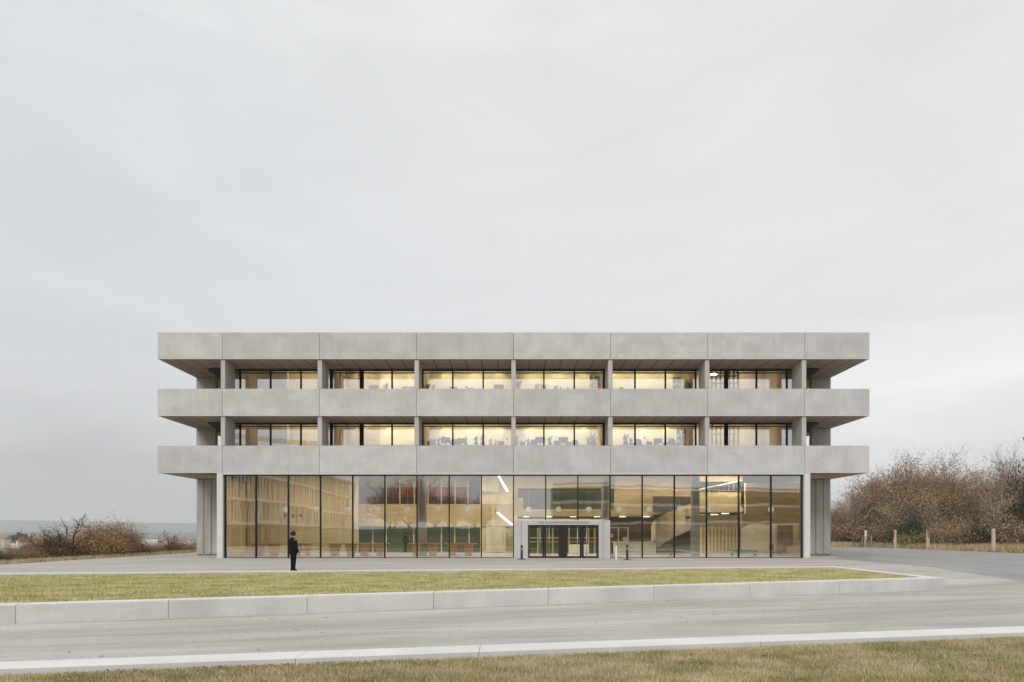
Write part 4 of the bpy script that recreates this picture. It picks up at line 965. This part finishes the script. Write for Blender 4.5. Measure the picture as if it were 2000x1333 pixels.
# ================================================================== trees
M['bark'] = surf('bark', (.10, .08, .062), (.19, .155, .125), .9, 6, (1, 1, .4))
M['bark_dark'] = surf('bark_dark', (.05, .042, .035), (.09, .075, .06), .9, 6, (1, 1, .4))
M['bark_light'] = surf('bark_light', (.28, .245, .19), (.42, .37, .30), .9, 6, (1, 1, .4))
M['twig'] = surf('twig', (.16, .12, .085), (.30, .23, .17), .9, 5, island=.35)
M['leaf_brown'] = surf('leaf_brown', (.25, .165, .095), (.42, .30, .17), .8, 1.2, island=.45, lo=.35, hi=.65)
M['leaf_russet'] = surf('leaf_russet', (.24, .135, .085), (.36, .215, .125), .8, 1.2, island=.45)
M['leaf_gold'] = surf('leaf_gold', (.34, .22, .08), (.50, .34, .12), .8, 1.0, island=.4)
M['leaf_green'] = surf('leaf_yellow_green', (.14, .16, .05), (.30, .28, .08), .8, 1.0, island=.4)
M['leaf_dark'] = surf('leaf_dark_green', (.022, .038, .018), (.05, .07, .03), .8, 1.5, island=.4)
M['leaf_pink'] = surf('leaf_dark_red', (.14, .05, .045), (.2, .075, .06), .8, 1.5, island=.4)
def skeleton(rs, H, trunk_h, r0, nlimb, spread, levels, up=.25, wob=.18, kids=(4, 6), ratio=.62, nsub=4, lean=0, multi=1, rmin=.004):
    segs = []; tips = []
    def branch(p, d, Ln, r, lv):
        n = nsub if lv < levels else 2; pts = [p.copy()]; dirs = [d.copy()]
        for i in range(n):
            d = (d + Vector((rs.gauss(0, wob), rs.gauss(0, wob), rs.gauss(0, wob) + up * .25))).normalized()
            q = pts[-1] + d * (Ln / n); a = r * (1 - .75 * i / n); b = r * (1 - .75 * (i + 1) / n)
            segs.append((pts[-1], q, max(a, rmin), max(b, rmin * .8), lv)); pts.append(q); dirs.append(d.copy())
        tips.append((pts[-1], d, lv))
        if lv >= 2:
            for q, dq in zip(pts[1:], dirs[1:]): tips.append((q, dq, lv))
        if lv < levels:
            for j in range(rs.randint(*kids)):
                i = rs.randint(1, n) if lv > 0 else rs.randint(1, n); t = rs.random()
                q = pts[i - 1].lerp(pts[i], t); ax = dirs[i].orthogonal().normalized(); ax = Matrix.Rotation(rs.uniform(0, 6.28), 3, dirs[i]) @ ax
                dn = (Matrix.Rotation(rs.uniform(.4, 1.0), 3, ax) @ dirs[i]); dn.z += up * .3; dn.normalize()
                branch(q, dn, Ln * ratio * rs.uniform(.7, 1.2), r * .5, lv + 1)
    for k in range(multi):
        base = Vector((rs.uniform(-.3, .3), rs.uniform(-.3, .3), -.15)) if multi > 1 else Vector((0, 0, -.15))
        p = base; d = Vector((lean + rs.gauss(0, .1) * (multi > 1) * 2.2, rs.gauss(0, .1) * (multi > 1) * 2.2, 1)).normalized(); n = 4; pts = [p]
        for i in range(n):
            d = (d + Vector((rs.gauss(0, .04), rs.gauss(0, .04), 0))).normalized(); q = pts[-1] + d * (trunk_h / n)
            segs.append((pts[-1], q, r0 * (1 - .1 * i), r0 * (1 - .1 * (i + 1)), 0)); pts.append(q)
        for j in range(nlimb):
            az_ = 6.283 * (j + rs.random() * .7) / nlimb; tl = spread * rs.uniform(.5, 1.15) if j else .1
            dn = Vector((math.cos(az_) * tl, math.sin(az_) * tl, 1)).normalized(); st = pts[-1] if rs.random() < .5 else pts[-2].lerp(pts[-1], rs.random())
            branch(st, dn, (H - trunk_h) * rs.uniform(.5, .72), r0 * .5, 1)
    return segs, tips
def seg_mesh(segs, n=3):
    A = np.array([s[0] for s in segs]); B = np.array([s[1] for s in segs]); ra = np.array([s[2] for s in segs]); rb = np.array([s[3] for s in segs])
    D = B - A; D /= np.linalg.norm(D, axis=1)[:, None] + 1e-9; ref = np.where(np.abs(D[:, 2:3]) > .9, np.array([[1., 0, 0]]), np.array([[0., 0, 1.]]))
    U = np.cross(D, ref); U /= np.linalg.norm(U, axis=1)[:, None] + 1e-9; Vv = np.cross(D, U); k = len(segs); out_ = np.zeros((k, 2 * n, 3))
    for i in range(n):
        t = 2 * np.pi * i / n; o = U * math.cos(t) + Vv * math.sin(t); out_[:, i] = A + o * ra[:, None]; out_[:, n + i] = B + o * rb[:, None]
    f = np.array([[i, (i + 1) % n, n + (i + 1) % n, n + i] for i in range(n)]); fa = (np.arange(k)[:, None, None] * 2 * n + f[None]).reshape(-1, 4)
    return out_.reshape(-1, 3), fa
def leaf_mesh(P, size, rg):
    k = len(P); a = rg.normal(size=(k, 3)); a /= np.linalg.norm(a, axis=1)[:, None]; b = rg.normal(size=(k, 3)); b = np.cross(a, b); b /= np.linalg.norm(b, axis=1)[:, None]
    s = size * rg.uniform(.5, 1.4, k)[:, None]; V = np.stack([P - a * s * .5, P + b * s * .32, P + a * s * .5, P - b * s * .32], 1)
    return V.reshape(-1, 3), np.arange(k * 4).reshape(-1, 4)
def make_tree(name, seed, H, trunk_h, r0, nlimb, spread, levels, leaves=0, leaf=.12, lmat='leaf_brown', bark='bark', twig='twig', jit=.25, sel=1, extra_leaf=None, **k):
    rs = random.Random(seed); rg = np.random.default_rng(seed); segs, tips = skeleton(rs, H, trunk_h, r0, nlimb, spread, levels, **k)
    root = empty(name, (0, 0, 0), cat='shrub' if 'shrub' in name else 'tree')
    big = [s for s in segs if s[4] <= 1]; small = [s for s in segs if s[4] > 1]
    v, f = seg_mesh(big, 6); np_mesh('trunk', v, f, 4, M[bark], root)
    if small: v, f = seg_mesh(small, 3); o = np_mesh('branches', v, f, 4, M[twig], root)
    if leaves:
        T = np.array([t[0] for t in tips if t[2] >= sel]); P = T[rg.integers(0, len(T), leaves)] + rg.normal(size=(leaves, 3)) * jit; P = P[P[:, 2] > .05]
        v, f = leaf_mesh(P, leaf, rg); np_mesh('foliage', v, f, 4, M[lmat], root)
    if extra_leaf:
        mt, nn, ls = extra_leaf; T = np.array([t[0] for t in tips]); c = T[rg.integers(0, len(T), 14)]
        P = np.repeat(c, nn // 14, axis=0) + rg.normal(size=(nn // 14 * 14, 3)) * .35; v, f = leaf_mesh(P, ls, rg); np_mesh('autumn_leaves', v, f, 4, M[mt], root)
    return root
used = set()
def tree_at(proto, px, d, h, H, label, group, rz=None, sxy=1.0, z=None):
    p = W(px, HY, d); zz = ground_z(p.x, p.y) if z is None else z; s = h / H
    return place(proto, (p.x, p.y, zz), random.uniform(0, 6.28) if rz is None else rz, label, (s * sxy, s * sxy, s))
G1 = 'brown trees behind the asphalt'
TA = make_tree('broadleaf_tree', 1, 9, 1.2, .16, 7, .75, 4, 8500, .14, 'leaf_brown', kids=(4, 6), multi=2, extra_leaf=('leaf_gold', 900, .14))
TB = make_tree('russet_tree', 2, 9, 1.0, .15, 8, .9, 4, 9500, .13, 'leaf_russet', kids=(4, 6), multi=2, extra_leaf=('leaf_gold', 700, .14))
TC = make_tree('bare_tree', 3, 10, 2.5, .16, 7, .6, 4, 1100, .12, 'leaf_brown', bark='bark_light', kids=(4, 6), rmin=.008)
TD = make_tree('fine_twig_tree', 4, 9, 1.5, .14, 9, .55, 4, 1400, .11, 'leaf_gold', kids=(5, 7), up=.5, rmin=.007)
for t in (TA, TB, TC, TD): t['group'] = G1
tl = [ # px, d, height, proto, H, width
 (1618, 98, 4.9, 'B', 9, 1.3), (1640, 96, 5.6, 'A', 9, 1.2), (1662, 94, 6.6, 'B', 9, 1.1), (1688, 97, 8.6, 'C', 10, .8), (1700, 92, 7.4, 'A', 9, 1.1),
 (1722, 90, 9.2, 'B', 9, 1.0), (1748, 88, 10.0, 'A', 9, 1.0), (1775, 90, 10.9, 'A', 9, 1.0), (1798, 87, 10.9, 'B', 9, .9), (1822, 90, 10.8, 'A', 9, .95),
 (1848, 86, 9.8, 'B', 9, .9), (1866, 84, 6.6, 'A', 9, .9), (1878, 132, 13.0, 'D', 9, .8), (1908, 134, 12.6, 'D', 9, .8), (1938, 133, 12.8, 'D', 9, .8), (1900, 82, 5.6, 'B', 9, 1.1), (1885, 86, 5.4, 'A', 9, 1.0),
 (1928, 80, 6.0, 'D', 9, .9), (1950, 78, 10.2, 'C', 10, .8), (1965, 82, 9.4, 'A', 9, .9), (1985, 76, 10.8, 'C', 10, .8), (2005, 80, 9.8, 'B', 9, .9), (2040, 78, 10, 'A', 9, 1.0),
 (1735, 94, 9.4, 'B', 9, 1.2), (1762, 95, 10.8, 'B', 9, 1.1), (1786, 84, 9.6, 'A', 9, 1.1), (1812, 94, 11.4, 'B', 9, 1.1), (1836, 83, 9.0, 'A', 9, 1.1), (1680, 100, 7.2, 'B', 9, 1.2), (1940, 86, 8.8, 'A', 9, 1.2), (1968, 90, 9.6, 'B', 9, 1.2)]
tl.sort(key=lambda t: t[0])
kindw = {'A': 'brown leaved bushy tree', 'B': 'russet dense tree', 'C': 'tall nearly bare tree', 'D': 'pale fine-twigged tree'}; kc = {}
for px, d, h, k, H, sw in tl:
    kc[k] = kc.get(k, 0) + 1
    tree_at({'A': TA, 'B': TB, 'C': TC, 'D': TD}[k], px, d, h, H, f'{kindw[k]} right of the building, {ORD[kc[k] - 1]} of its kind from the left', G1, sxy=sw)
# undergrowth shrubs along the verge
SA = make_tree('brown_shrub', 21, 2.6, .1, .035, 9, 1.1, 3, 3600, .11, 'leaf_brown', jit=.22, kids=(4, 6), multi=5, sel=1)
SB = make_tree('green_shrub', 22, 2.0, .1, .03, 9, 1.2, 3, 3200, .13, 'leaf_green', jit=.25, kids=(4, 6), multi=5, sel=1)
SC = make_tree('dark_shrub', 23, 2.6, .1, .04, 9, 1.0, 3, 4200, .13, 'leaf_dark', jit=.25, kids=(4, 6), multi=5, sel=1)
SD = make_tree('russet_shrub', 24, 2.6, .1, .035, 9, 1.0, 3, 4200, .09, 'leaf_russet', jit=.2, kids=(5, 6), multi=5, sel=1, extra_leaf=('leaf_gold', 900, .10))
SE = make_tree('golden_shrub', 25, 2.2, .1, .03, 9, 1.1, 3, 3600, .09, 'leaf_gold', jit=.2, kids=(4, 6), multi=5, sel=1)
for t in (SA, SB, SC, SD, SE): t['group'] = 'shrubs of the verges'
sl = [(1622, 90, 3.0, 'A', 2.6, 1.5), (1645, 89, 3.2, 'A', 2.6, 1.5), (1672, 88, 3.0, 'A', 2.6, 1.5), (1705, 86, 3.2, 'A', 2.6, 1.4), (1730, 83, 3.0, 'A', 2.6, 1.4), (1762, 80, 3.0, 'C', 2.6, 1.0), (1782, 78, 4.8, 'C', 2.6, .5),
      (1776, 77, 2.0, 'B', 2.0, 1.2), (1796, 75, 1.9, 'B', 2.0, 1.3), (1818, 80, 3.2, 'A', 2.6, 1.3), (1838, 77, 3.0, 'A', 2.6, 1.2), (1862, 74, 3.0, 'A', 2.6, 1.2), (1880, 70, 2.8, 'A', 2.6, 1.2), (1884, 76, 3.0, 'B', 2.0, .8),
      (1906, 69, 2.9, 'C', 2.6, .7), (1922, 70, 2.8, 'C', 2.6, .7), (1945, 72, 3.2, 'A', 2.6, 1.2), (1968, 68, 3.2, 'C', 2.6, .9), (1988, 66, 3.0, 'A', 2.6, 1.1), (2005, 68, 8.5, 'C', 2.6, .35), (1996, 74, 4.5, 'A', 2.6, 1.0)]
sk = {'A': (SA, 'brown twiggy shrub'), 'B': (SB, 'yellow green leafy shrub'), 'C': (SC, 'dark green ivy shrub'), 'D': (SD, 'russet shrub'), 'E': (SE, 'golden brown shrub')}; kc = {}
for px, d, h, k, H, sw in sl:
    kc[k] = kc.get(k, 0) + 1; i = kc[k] - 1
    tree_at(sk[k][0], px, d, h, H, f'{sk[k][1]} under the right hand trees, {ORD[i]} of its kind from the left', '', sxy=sw)
# row of young trees with wrapped trunks
YT = make_tree('young_tree', 31, 6.0, 2.4, .09, 8, .62, 3, 500, .10, 'leaf_gold', bark='bark', twig='bark_light', kids=(3, 4), nsub=4, rmin=.009)
YT['group'] = 'young trees along the verge'
mb = MB(); mb.lathe([(.165, .0), (.155, .5), (.145, 1.2), (.14, 1.95)], 0, 0, 12); mb.build('trunk_wrap', surf('reed_wrap', (.50, .37, .30), (.64, .49, .41), .9, 3, (1, 1, .3), streak=((30, 30, .3), .2)), YT)
for px, py, h, lb in ((1748, 1071, 6.2, 'young tree with reed wrapped trunk, farthest of the three at the verge'), (1812, 1073.5, 6.2, 'young tree with reed wrapped trunk, middle one of the three at the verge'), (1940, 1078.5, 6.4, 'young tree with reed wrapped trunk, nearest and rightmost at the verge')):
    d = EYE * F / (py - HY) ; o = tree_at(YT, px, d, h, 6.0, lb, '', z=.0, rz=px)
YU = make_tree('slender_tree', 32, 6.5, 2.6, .12, 7, .6, 3, 260, .09, 'leaf_brown', bark='bark', twig='bark_light', kids=(3, 4), nsub=4, rmin=.009)
tree_at(YU, 1667, 82, 6.6, 6.5, 'grey young tree without a trunk wrap left of the staked sapling', '', z=.05)
# staked sapling with white guard
p = W(1690.5, HY, 80); r = empty('tree_stake_frame', (p.x, p.y, .0), .3, label='small wooden stake frame with a white guard in the dry verge', cat='stake frame')
for q, (a, b) in enumerate(((-.55, -.4), (.55, -.4), (0, .55))): mb = MB(); mb.tube((a, b, 0), (a * .8, b * .8, 1.35), .065, n=8); mb.build('stake', M['bark_light'], r)
mb = MB(); mb.tube((-.5, -.34, 1.3), (.5, -.34, 1.3), .035); mb.tube((.5, -.34, 1.3), (0, .46, 1.3), .035); mb.tube((0, .46, 1.3), (-.5, -.34, 1.3), .035); mb.build('cross_rail', M['bark_light'], r)
mb = MB(); mb.lathe([(.13, .0), (.13, 1.0)], 0, 0, 10); mb.build('trunk_wrap', M['bark_light'], r); mb = MB(); mb.lathe([(.11, 1.0), (.12, 1.9), (.08, 1.95)], 0, 0, 10); mb.build('guard', M['white_paint'], r)
# house behind the right trees
M['brick'] = surf('dark_brick', (.12, .06, .045), (.17, .09, .065), .9, 2, fine=.15, fine_scale=6)
p0 = W(1850, HY, 118); p1 = W(1965, HY, 118)
hs = empty('brick_house', ((p0.x + p1.x) / 2, p0.y, .1), label='dark brick house with a flat roof half hidden behind the right hand trees', cat='house')
hw = (p1.x - p0.x) / 2; zr = EYE + (HY - 957) / F * 118
mb = MB(); mb.box(-hw, hw, 0, 8, 0, zr - .4); mb.build('wall', M['brick'], hs)
mb = MB(); mb.box(-hw - .5, hw + .5, -.5, 8.5, zr - .4, zr); mb.build('roof', M['dark'], hs)
for x in (-2.0, 1.2, 2.9):
    for z in (2.0, 4.6): mb = MB(); mb.box(x - .55, x + .55, -.06, -.01, z, z + 1.4); o = mb.build('window', M['white_paint'], hs); mb = MB(); mb.box(x - .45, x + .45, -.08, -.061, z + .1, z + 1.3); mb.build('pane', M['dark'], o)
# ---------------- left edge shrubs and bare trees
kc = {}
ll = [(4, 42, .8, 'C', 2.6, .8), (30, 46, .9, 'A', 2.6, 1.4), (48, 44, .95, 'D', 2.6, 1.5), (66, 47, 1.5, 'D', 2.6, 1.1), (80, 48, 1.8, 'A', 2.6, .9), (98, 47, 1.6, 'E', 2.2, 1.0), (112, 52, 1.9, 'C', 2.6, .7), (120, 48, 1.6, 'D', 2.6, 1.1), (132, 49, 1.0, 'D', 2.6, 1.0), (150, 51, 1.5, 'E', 2.2, 1.1), (168, 50, 1.9, 'D', 2.6, 1.0),
      (182, 52, 2.6, 'D', 2.6, .8), (196, 50, 2.1, 'E', 2.2, .9), (205, 54, 2.9, 'D', 2.6, .85), (222, 53, 2.9, 'D', 2.6, .8), (238, 56, 2.5, 'D', 2.6, .8), (214, 50, 1.4, 'E', 2.2, 1.0), (252, 57, 1.7, 'D', 2.6, 1.0), (240, 54, 1.2, 'E', 2.2, 1.1),
      (268, 58, 1.1, 'D', 2.6, 1.2), (286, 60, .95, 'D', 2.6, 1.2), (303, 62, .9, 'E', 2.2, 1.3), (320, 63, .95, 'A', 2.6, 1.3), (338, 64, 1.1, 'D', 2.6, 1.3), (355, 68, 1.2, 'A', 2.6, 1.0), (372, 66, .8, 'D', 2.6, 1.1)]
for px, d, h, k, H, sw in ll:
    kc[k] = kc.get(k, 0) + 1
    tree_at(sk[k][0], px, d, h + .2, H, f'{sk[k][1]} at the left edge of the square, {ORD[kc[k] - 1]} of its kind', '', sxy=sw * 1.15)
BT = make_tree('crooked_tree', 41, 4.2, 1.1, .13, 6, 1.1, 4, 60, .06, 'leaf_brown', bark='bark_dark', twig='bark_dark', kids=(3, 5), wob=.3, lean=.25, rmin=.008)
BT['group'] = 'bare trees at the left edge'
tree_at(BT, 88, 46, 2.9, 4.2, 'crooked bare dark tree left of the tallest bare tree by the square', '', rz=2.0, sxy=1.2)
tree_at(BT, 132, 47, 3.9, 4.2, 'tallest bare leaning tree above the brown bushes left of the building', '', rz=.4, sxy=1.1)
tree_at(BT, 333, 62, 2.7, 4.2, 'small bare tree close to the left corner of the building', '', rz=4.0)

# ================================================================== the valley town
hm = [surf('house_plaster', (.74, .72, .69), (.82, .80, .77), .9, 1, rnd=.05), surf('house_cream', (.55, .48, .38), (.62, .55, .44), .9, 1), surf('house_grey', (.40, .40, .39), (.48, .48, .47), .9, 1)]
rmats = [surf('roof_red', (.28, .12, .08), (.34, .16, .10), .9, 1, rnd=.15), surf('roof_dark', (.10, .09, .09), (.15, .14, .13), .9, 1), surf('roof_brown', (.2, .13, .1), (.25, .17, .12), .9, 1)]
def house(w_, dp, h, rh, wm, rm, flat=False):
    r = empty('town_house', cat='house', group='houses of the town in the valley')
    mb = MB(); mb.box(-w_ / 2, w_ / 2, -dp / 2, dp / 2, -3, h); wl = mb.build('wall', wm, r)
    for i in range(int(w_ // 3)):
        for z in np.arange(1.0, h - 1.6, 2.8): mb2 = MB(); x = -w_ / 2 + 1.5 + i * 3; mb2.box(x - .5, x + .5, -dp / 2 - .06, -dp / 2 - .01, z, z + 1.3); mb2.build('window', M['dark'], r)
    mb = MB()
    if flat: mb.box(-w_ / 2 - .3, w_ / 2 + .3, -dp / 2 - .3, dp / 2 + .3, h, h + .5)
    else:
        e = .5; mb.loft([[(-w_ / 2 - e, -dp / 2 - e, h), (-w_ / 2 - e, dp / 2 + e, h), (-w_ / 2 - e, 0, h + rh)], [(w_ / 2 + e, -dp / 2 - e, h), (w_ / 2 + e, dp / 2 + e, h), (w_ / 2 + e, 0, h + rh)]])
    mb.build('roof', rm, r); return r
HS = [(house(11, 9, 6, 4, hm[0], rmats[0]), 'white house with red gable roof'), (house(14, 10, 7, 3.5, hm[1], rmats[2]), 'cream house with brown roof'), (house(22, 12, 8, 1, hm[0], rmats[1], True), 'wide white flat roofed block'), (house(12, 10, 7, 4.5, hm[2], rmats[1]), 'grey house with dark roof')]
hn = [0] * 4
rs = random.Random(23)
hl2 = [(6, 760, 2), (24, 700, 0), (40, 620, 0), (60, 640, 1), (74, 800, 2), (48, 900, 3), (15, 640, 1), (82, 760, 0), (100, 780, 0), (118, 820, 3), (140, 760, 0), (126, 1000, 0), (33, 980, 2), (66, 1100, 0)]
for i in range(40): hl2.append((rs.uniform(255, 385), rs.uniform(900, 2300), rs.choice([0, 0, 1, 3, 2])))
for i in range(24): hl2.append((rs.uniform(0, 170), rs.uniform(900, 2200), rs.choice([0, 1, 3, 3])))
hl2.sort(key=lambda t: t[0])
for px, d, k in hl2:
    p = W(px, HY, d); hn[k] += 1; s = rs.uniform(.85, 1.25)
    lab = f'{HS[k][1]} in the valley town'
    if hn[k] <= 39: lab += f', {ORD[hn[k] - 1]} such house from the left'
    place(HS[k][0], (p.x, p.y, ground_z(p.x, p.y)), rs.uniform(-.7, .7), lab, s)
# valley trees
def ball_tree(name, seed, lm, H, wd, n=2600):
    rg = np.random.default_rng(seed); root = empty(name, cat='tree', group='trees of the valley')
    u = rg.normal(size=(n, 3)); u /= np.linalg.norm(u, axis=1)[:, None]; rr_ = rg.uniform(.55, 1.0, n)[:, None] * (1 + .22 * np.array([noise.noise(Vector(q * 2.2) + Vector((seed, 0, 0))) for q in u])[:, None] * 2)
    P = u * rr_ * np.array([[wd / 2, wd / 2, H * .42]]) + np.array([[0, 0, H * .56]]); v, f = leaf_mesh(P, H * .10, rg); np_mesh('crown', v, f, 4, M[lm], root)
    mb = MB(); mb.tube((0, 0, -1), (0, 0, H * .5), H * .035, H * .02, n=6); mb.build('trunk', M['bark'], root); return root
VT = [(ball_tree('valley_tree', 51, 'leaf_dark', 12, 12), 'round dark green tree'), (ball_tree('valley_tree', 52, 'leaf_pink', 11, 11), 'dark red tree'), (ball_tree('valley_tree', 53, 'leaf_brown', 11, 11), 'brown autumn tree'), (ball_tree('valley_tree', 54, 'leaf_dark', 16, 8), 'tall dark conifer')]
vl = [(40, 620, 0, 1.15), (7, 640, 1, .85), (22, 700, 2, .6), (68, 560, 2, .5), (95, 520, 2, .5), (150, 620, 0, .7), (255, 1500, 3, 1.5), (262, 1500, 2, 1.2), (275, 1600, 0, 1.1)]
for i in range(60): vl.append((rs.uniform(0, 390), rs.uniform(800, 2600), rs.choice([0, 2, 2, 2, 1, 3]), rs.uniform(.5, 1.0)))
vl.sort(key=lambda t: t[0]); vn = [0] * 4
for px, d, k, s in vl:
    p = W(px, HY, d); vn[k] += 1; lab = f'{VT[k][1]} in the valley'
    if vn[k] <= 39: lab += f', {ORD[vn[k] - 1]} of its kind from the left'
    else: lab = f'{VT[k][1]} near the building side of the valley, {ORD[vn[k] - 21]} of its kind there'
    place(VT[k][0], (p.x, p.y, ground_z(p.x, p.y)), rs.uniform(0, 6.28), lab, s)

# ================================================================== what stands behind the camera (seen in the glass)
M['facade_beige'] = surf('facade_beige', (.27, .21, .13), (.36, .28, .18), .8, .4, streak=((3, 3, .3), .15))
M['band_white'] = surf('band_white', (.70, .67, .60), (.80, .77, .70), .8, .5)
ob = empty('lattice_building', (-40, -86, ZL), label='long beige building with pale bands and slanted sticks, mirrored in the left hall glass', cat='building')
mb = MB(); mb.box(-14, -1.2, -38, 38, 0, 15); mb.build('wall', M['facade_beige'], ob)
for z in (3.3, 6.9, 10.8, 14.6): mb = MB(); mb.box(-1.2, .1, -38.3, 38.3, z, z + .5); mb.build('floor_band', M['band_white'], ob)
mb = MB(); rs = random.Random(9)
for z in (3.8, 7.4, 11.3):
    y = -38
    while y < 38:
        t = rs.gauss(0, .45); wdt = rs.uniform(.14, .34); hh = 3.1 if z < 7 else 3.4
        mb.loft([[(-.15, y, z), (.02, y, z), (.02, y + wdt, z), (-.15, y + wdt, z)], [(-.15, y + t, z + hh), (.02, y + t, z + hh), (.02, y + t + wdt, z + hh), (-.15, y + t + wdt, z + hh)]]); y += rs.uniform(.7, 1.6)
mb.build('stick_lattice', M['band_white'], ob)
mb = MB()
for y in np.arange(-36, 37, 4.2): mb.box(-1.19, -1.1, y, y + 2.4, .3, 2.9)
mb.build('window', M['dark'], ob)
cb = empty('curved_building', (30, -108, ZL), label='building with curved pale balcony bands, mirrored in the right hall glass', cat='building')
def arc(off): return [(-22 + 60 * t, -off + 9 * math.sin(t * 5.2 + .6) - 3 * math.cos(t * 3)) for t in np.linspace(0, 1, 40)]
def ribbon(z0, z1, off, th, name, mat):
    mb = MB(); A = arc(0); rings = []
    for x, y in A: rings.append([(x, y + off, z0), (x, y + off, z1), (x, y + off - th, z1), (x, y + off - th, z0)])
    mb.loft(rings); mb.build(name, M[mat], cb)
for z in (4.2, 8.2, 12.2): ribbon(z, z + .55, 0, .4, 'balcony_band', 'band_white')
ribbon(0, 12, -2, 8, 'wall', 'facade_beige')
for z in (1, 5.0, 9.0): ribbon(z, z + 1.6, -1.9, .08, 'window', 'green_board')
kc = {}
for i, (x, y, h, k) in enumerate([(-29, -112, 12, 'A'), (-25.5, -116, 14, 'B'), (-22.5, -114, 13, 'A'), (-19, -122, 12, 'B'), (-15.5, -124, 10, 'A'), (64, -96, 11, 'A'), (-11, -136, 9, 'A'), (-7, -140, 9, 'B')]):
    pr2 = {'A': TA, 'B': TB}[k]; kc[k] = kc.get(k, 0) + 1
    dup(pr2, (x, y, ground_z(x, y) if y > -100 else ground_z(x, y)), i * 1.3, h / 9, f'{"brown" if k == "A" else "russet"} tree beyond the green bank, mirrored in the hall glass, {ORD[kc[k] - 1]} from the left', 'trees mirrored in the glass')
grid_mesh('green_bank', list(np.arange(-36, 12, 2.0)), list(np.arange(-112, -60, 2.0)), lambda x, y: ground_z(x, y) + .06, M['bank_grass'], True, kind='structure')
# tower crane far behind, mirrored in the lower left office windows
M['crane'] = surf('crane_paint', (.62, .33, .08), (.7, .4, .12), .6, 3)
cr = empty('tower_crane', (-95, -255, 0), label='orange tower crane far off, mirrored in the lower left office window', cat='crane')
mb = MB()
def lattice(a, b, wd, n, r):
    a = Vector(a); b = Vector(b); d = (b - a).normalized(); u = d.cross(Vector((0, 1, 0))).normalized() * wd if abs(d.y) < .9 else Vector((wd, 0, 0)); v = d.cross(u).normalized() * wd
    cs = [u * .5, -u * .5, v * .8]
    for c in cs: mb.tube(a + c, b + c, r, n=4)
    for i in range(n):
        p = a.lerp(b, i / n); q = a.lerp(b, (i + .5) / n); s = a.lerp(b, (i + 1) / n)
        for c, e in ((0, 1), (1, 2), (2, 0)): mb.tube(p + cs[c], q + cs[e], r * .6, n=3, cap=False); mb.tube(q + cs[e], s + cs[c], r * .6, n=3, cap=False)
lattice((0, 0, 0), (0, 0, 44), 2.0, 14, .12); mb.build('mast', M['crane'], cr)
mb = MB(); lattice((-46, 0, 46), (14, 0, 41), 1.8, 30, .14); mb.build('jib', M['crane'], cr)
mb = MB(); mb.box(10, 14, -1, 1, 38, 41); mb.build('counterweight', M['concrete_pier'], cr)

# ================================================================== haze
mh = bpy.data.materials.new('haze'); mh.use_nodes = True; n = mh.node_tree.nodes; n.clear(); o = n.new('ShaderNodeOutputMaterial'); pv_ = n.new('ShaderNodeVolumePrincipled')
pv_.inputs['Color'].default_value = (.86, .89, .93, 1); pv_.inputs['Density'].default_value = .00021; pv_.inputs['Anisotropy'].default_value = .1
mh.node_tree.links.new(pv_.outputs[0], o.inputs['Volume'])
mb = MB(); mb.box(-7200, 7200, -2700, 7300, -62, 112); hz = mb.build('haze', mh); hz['kind'] = 'stuff'
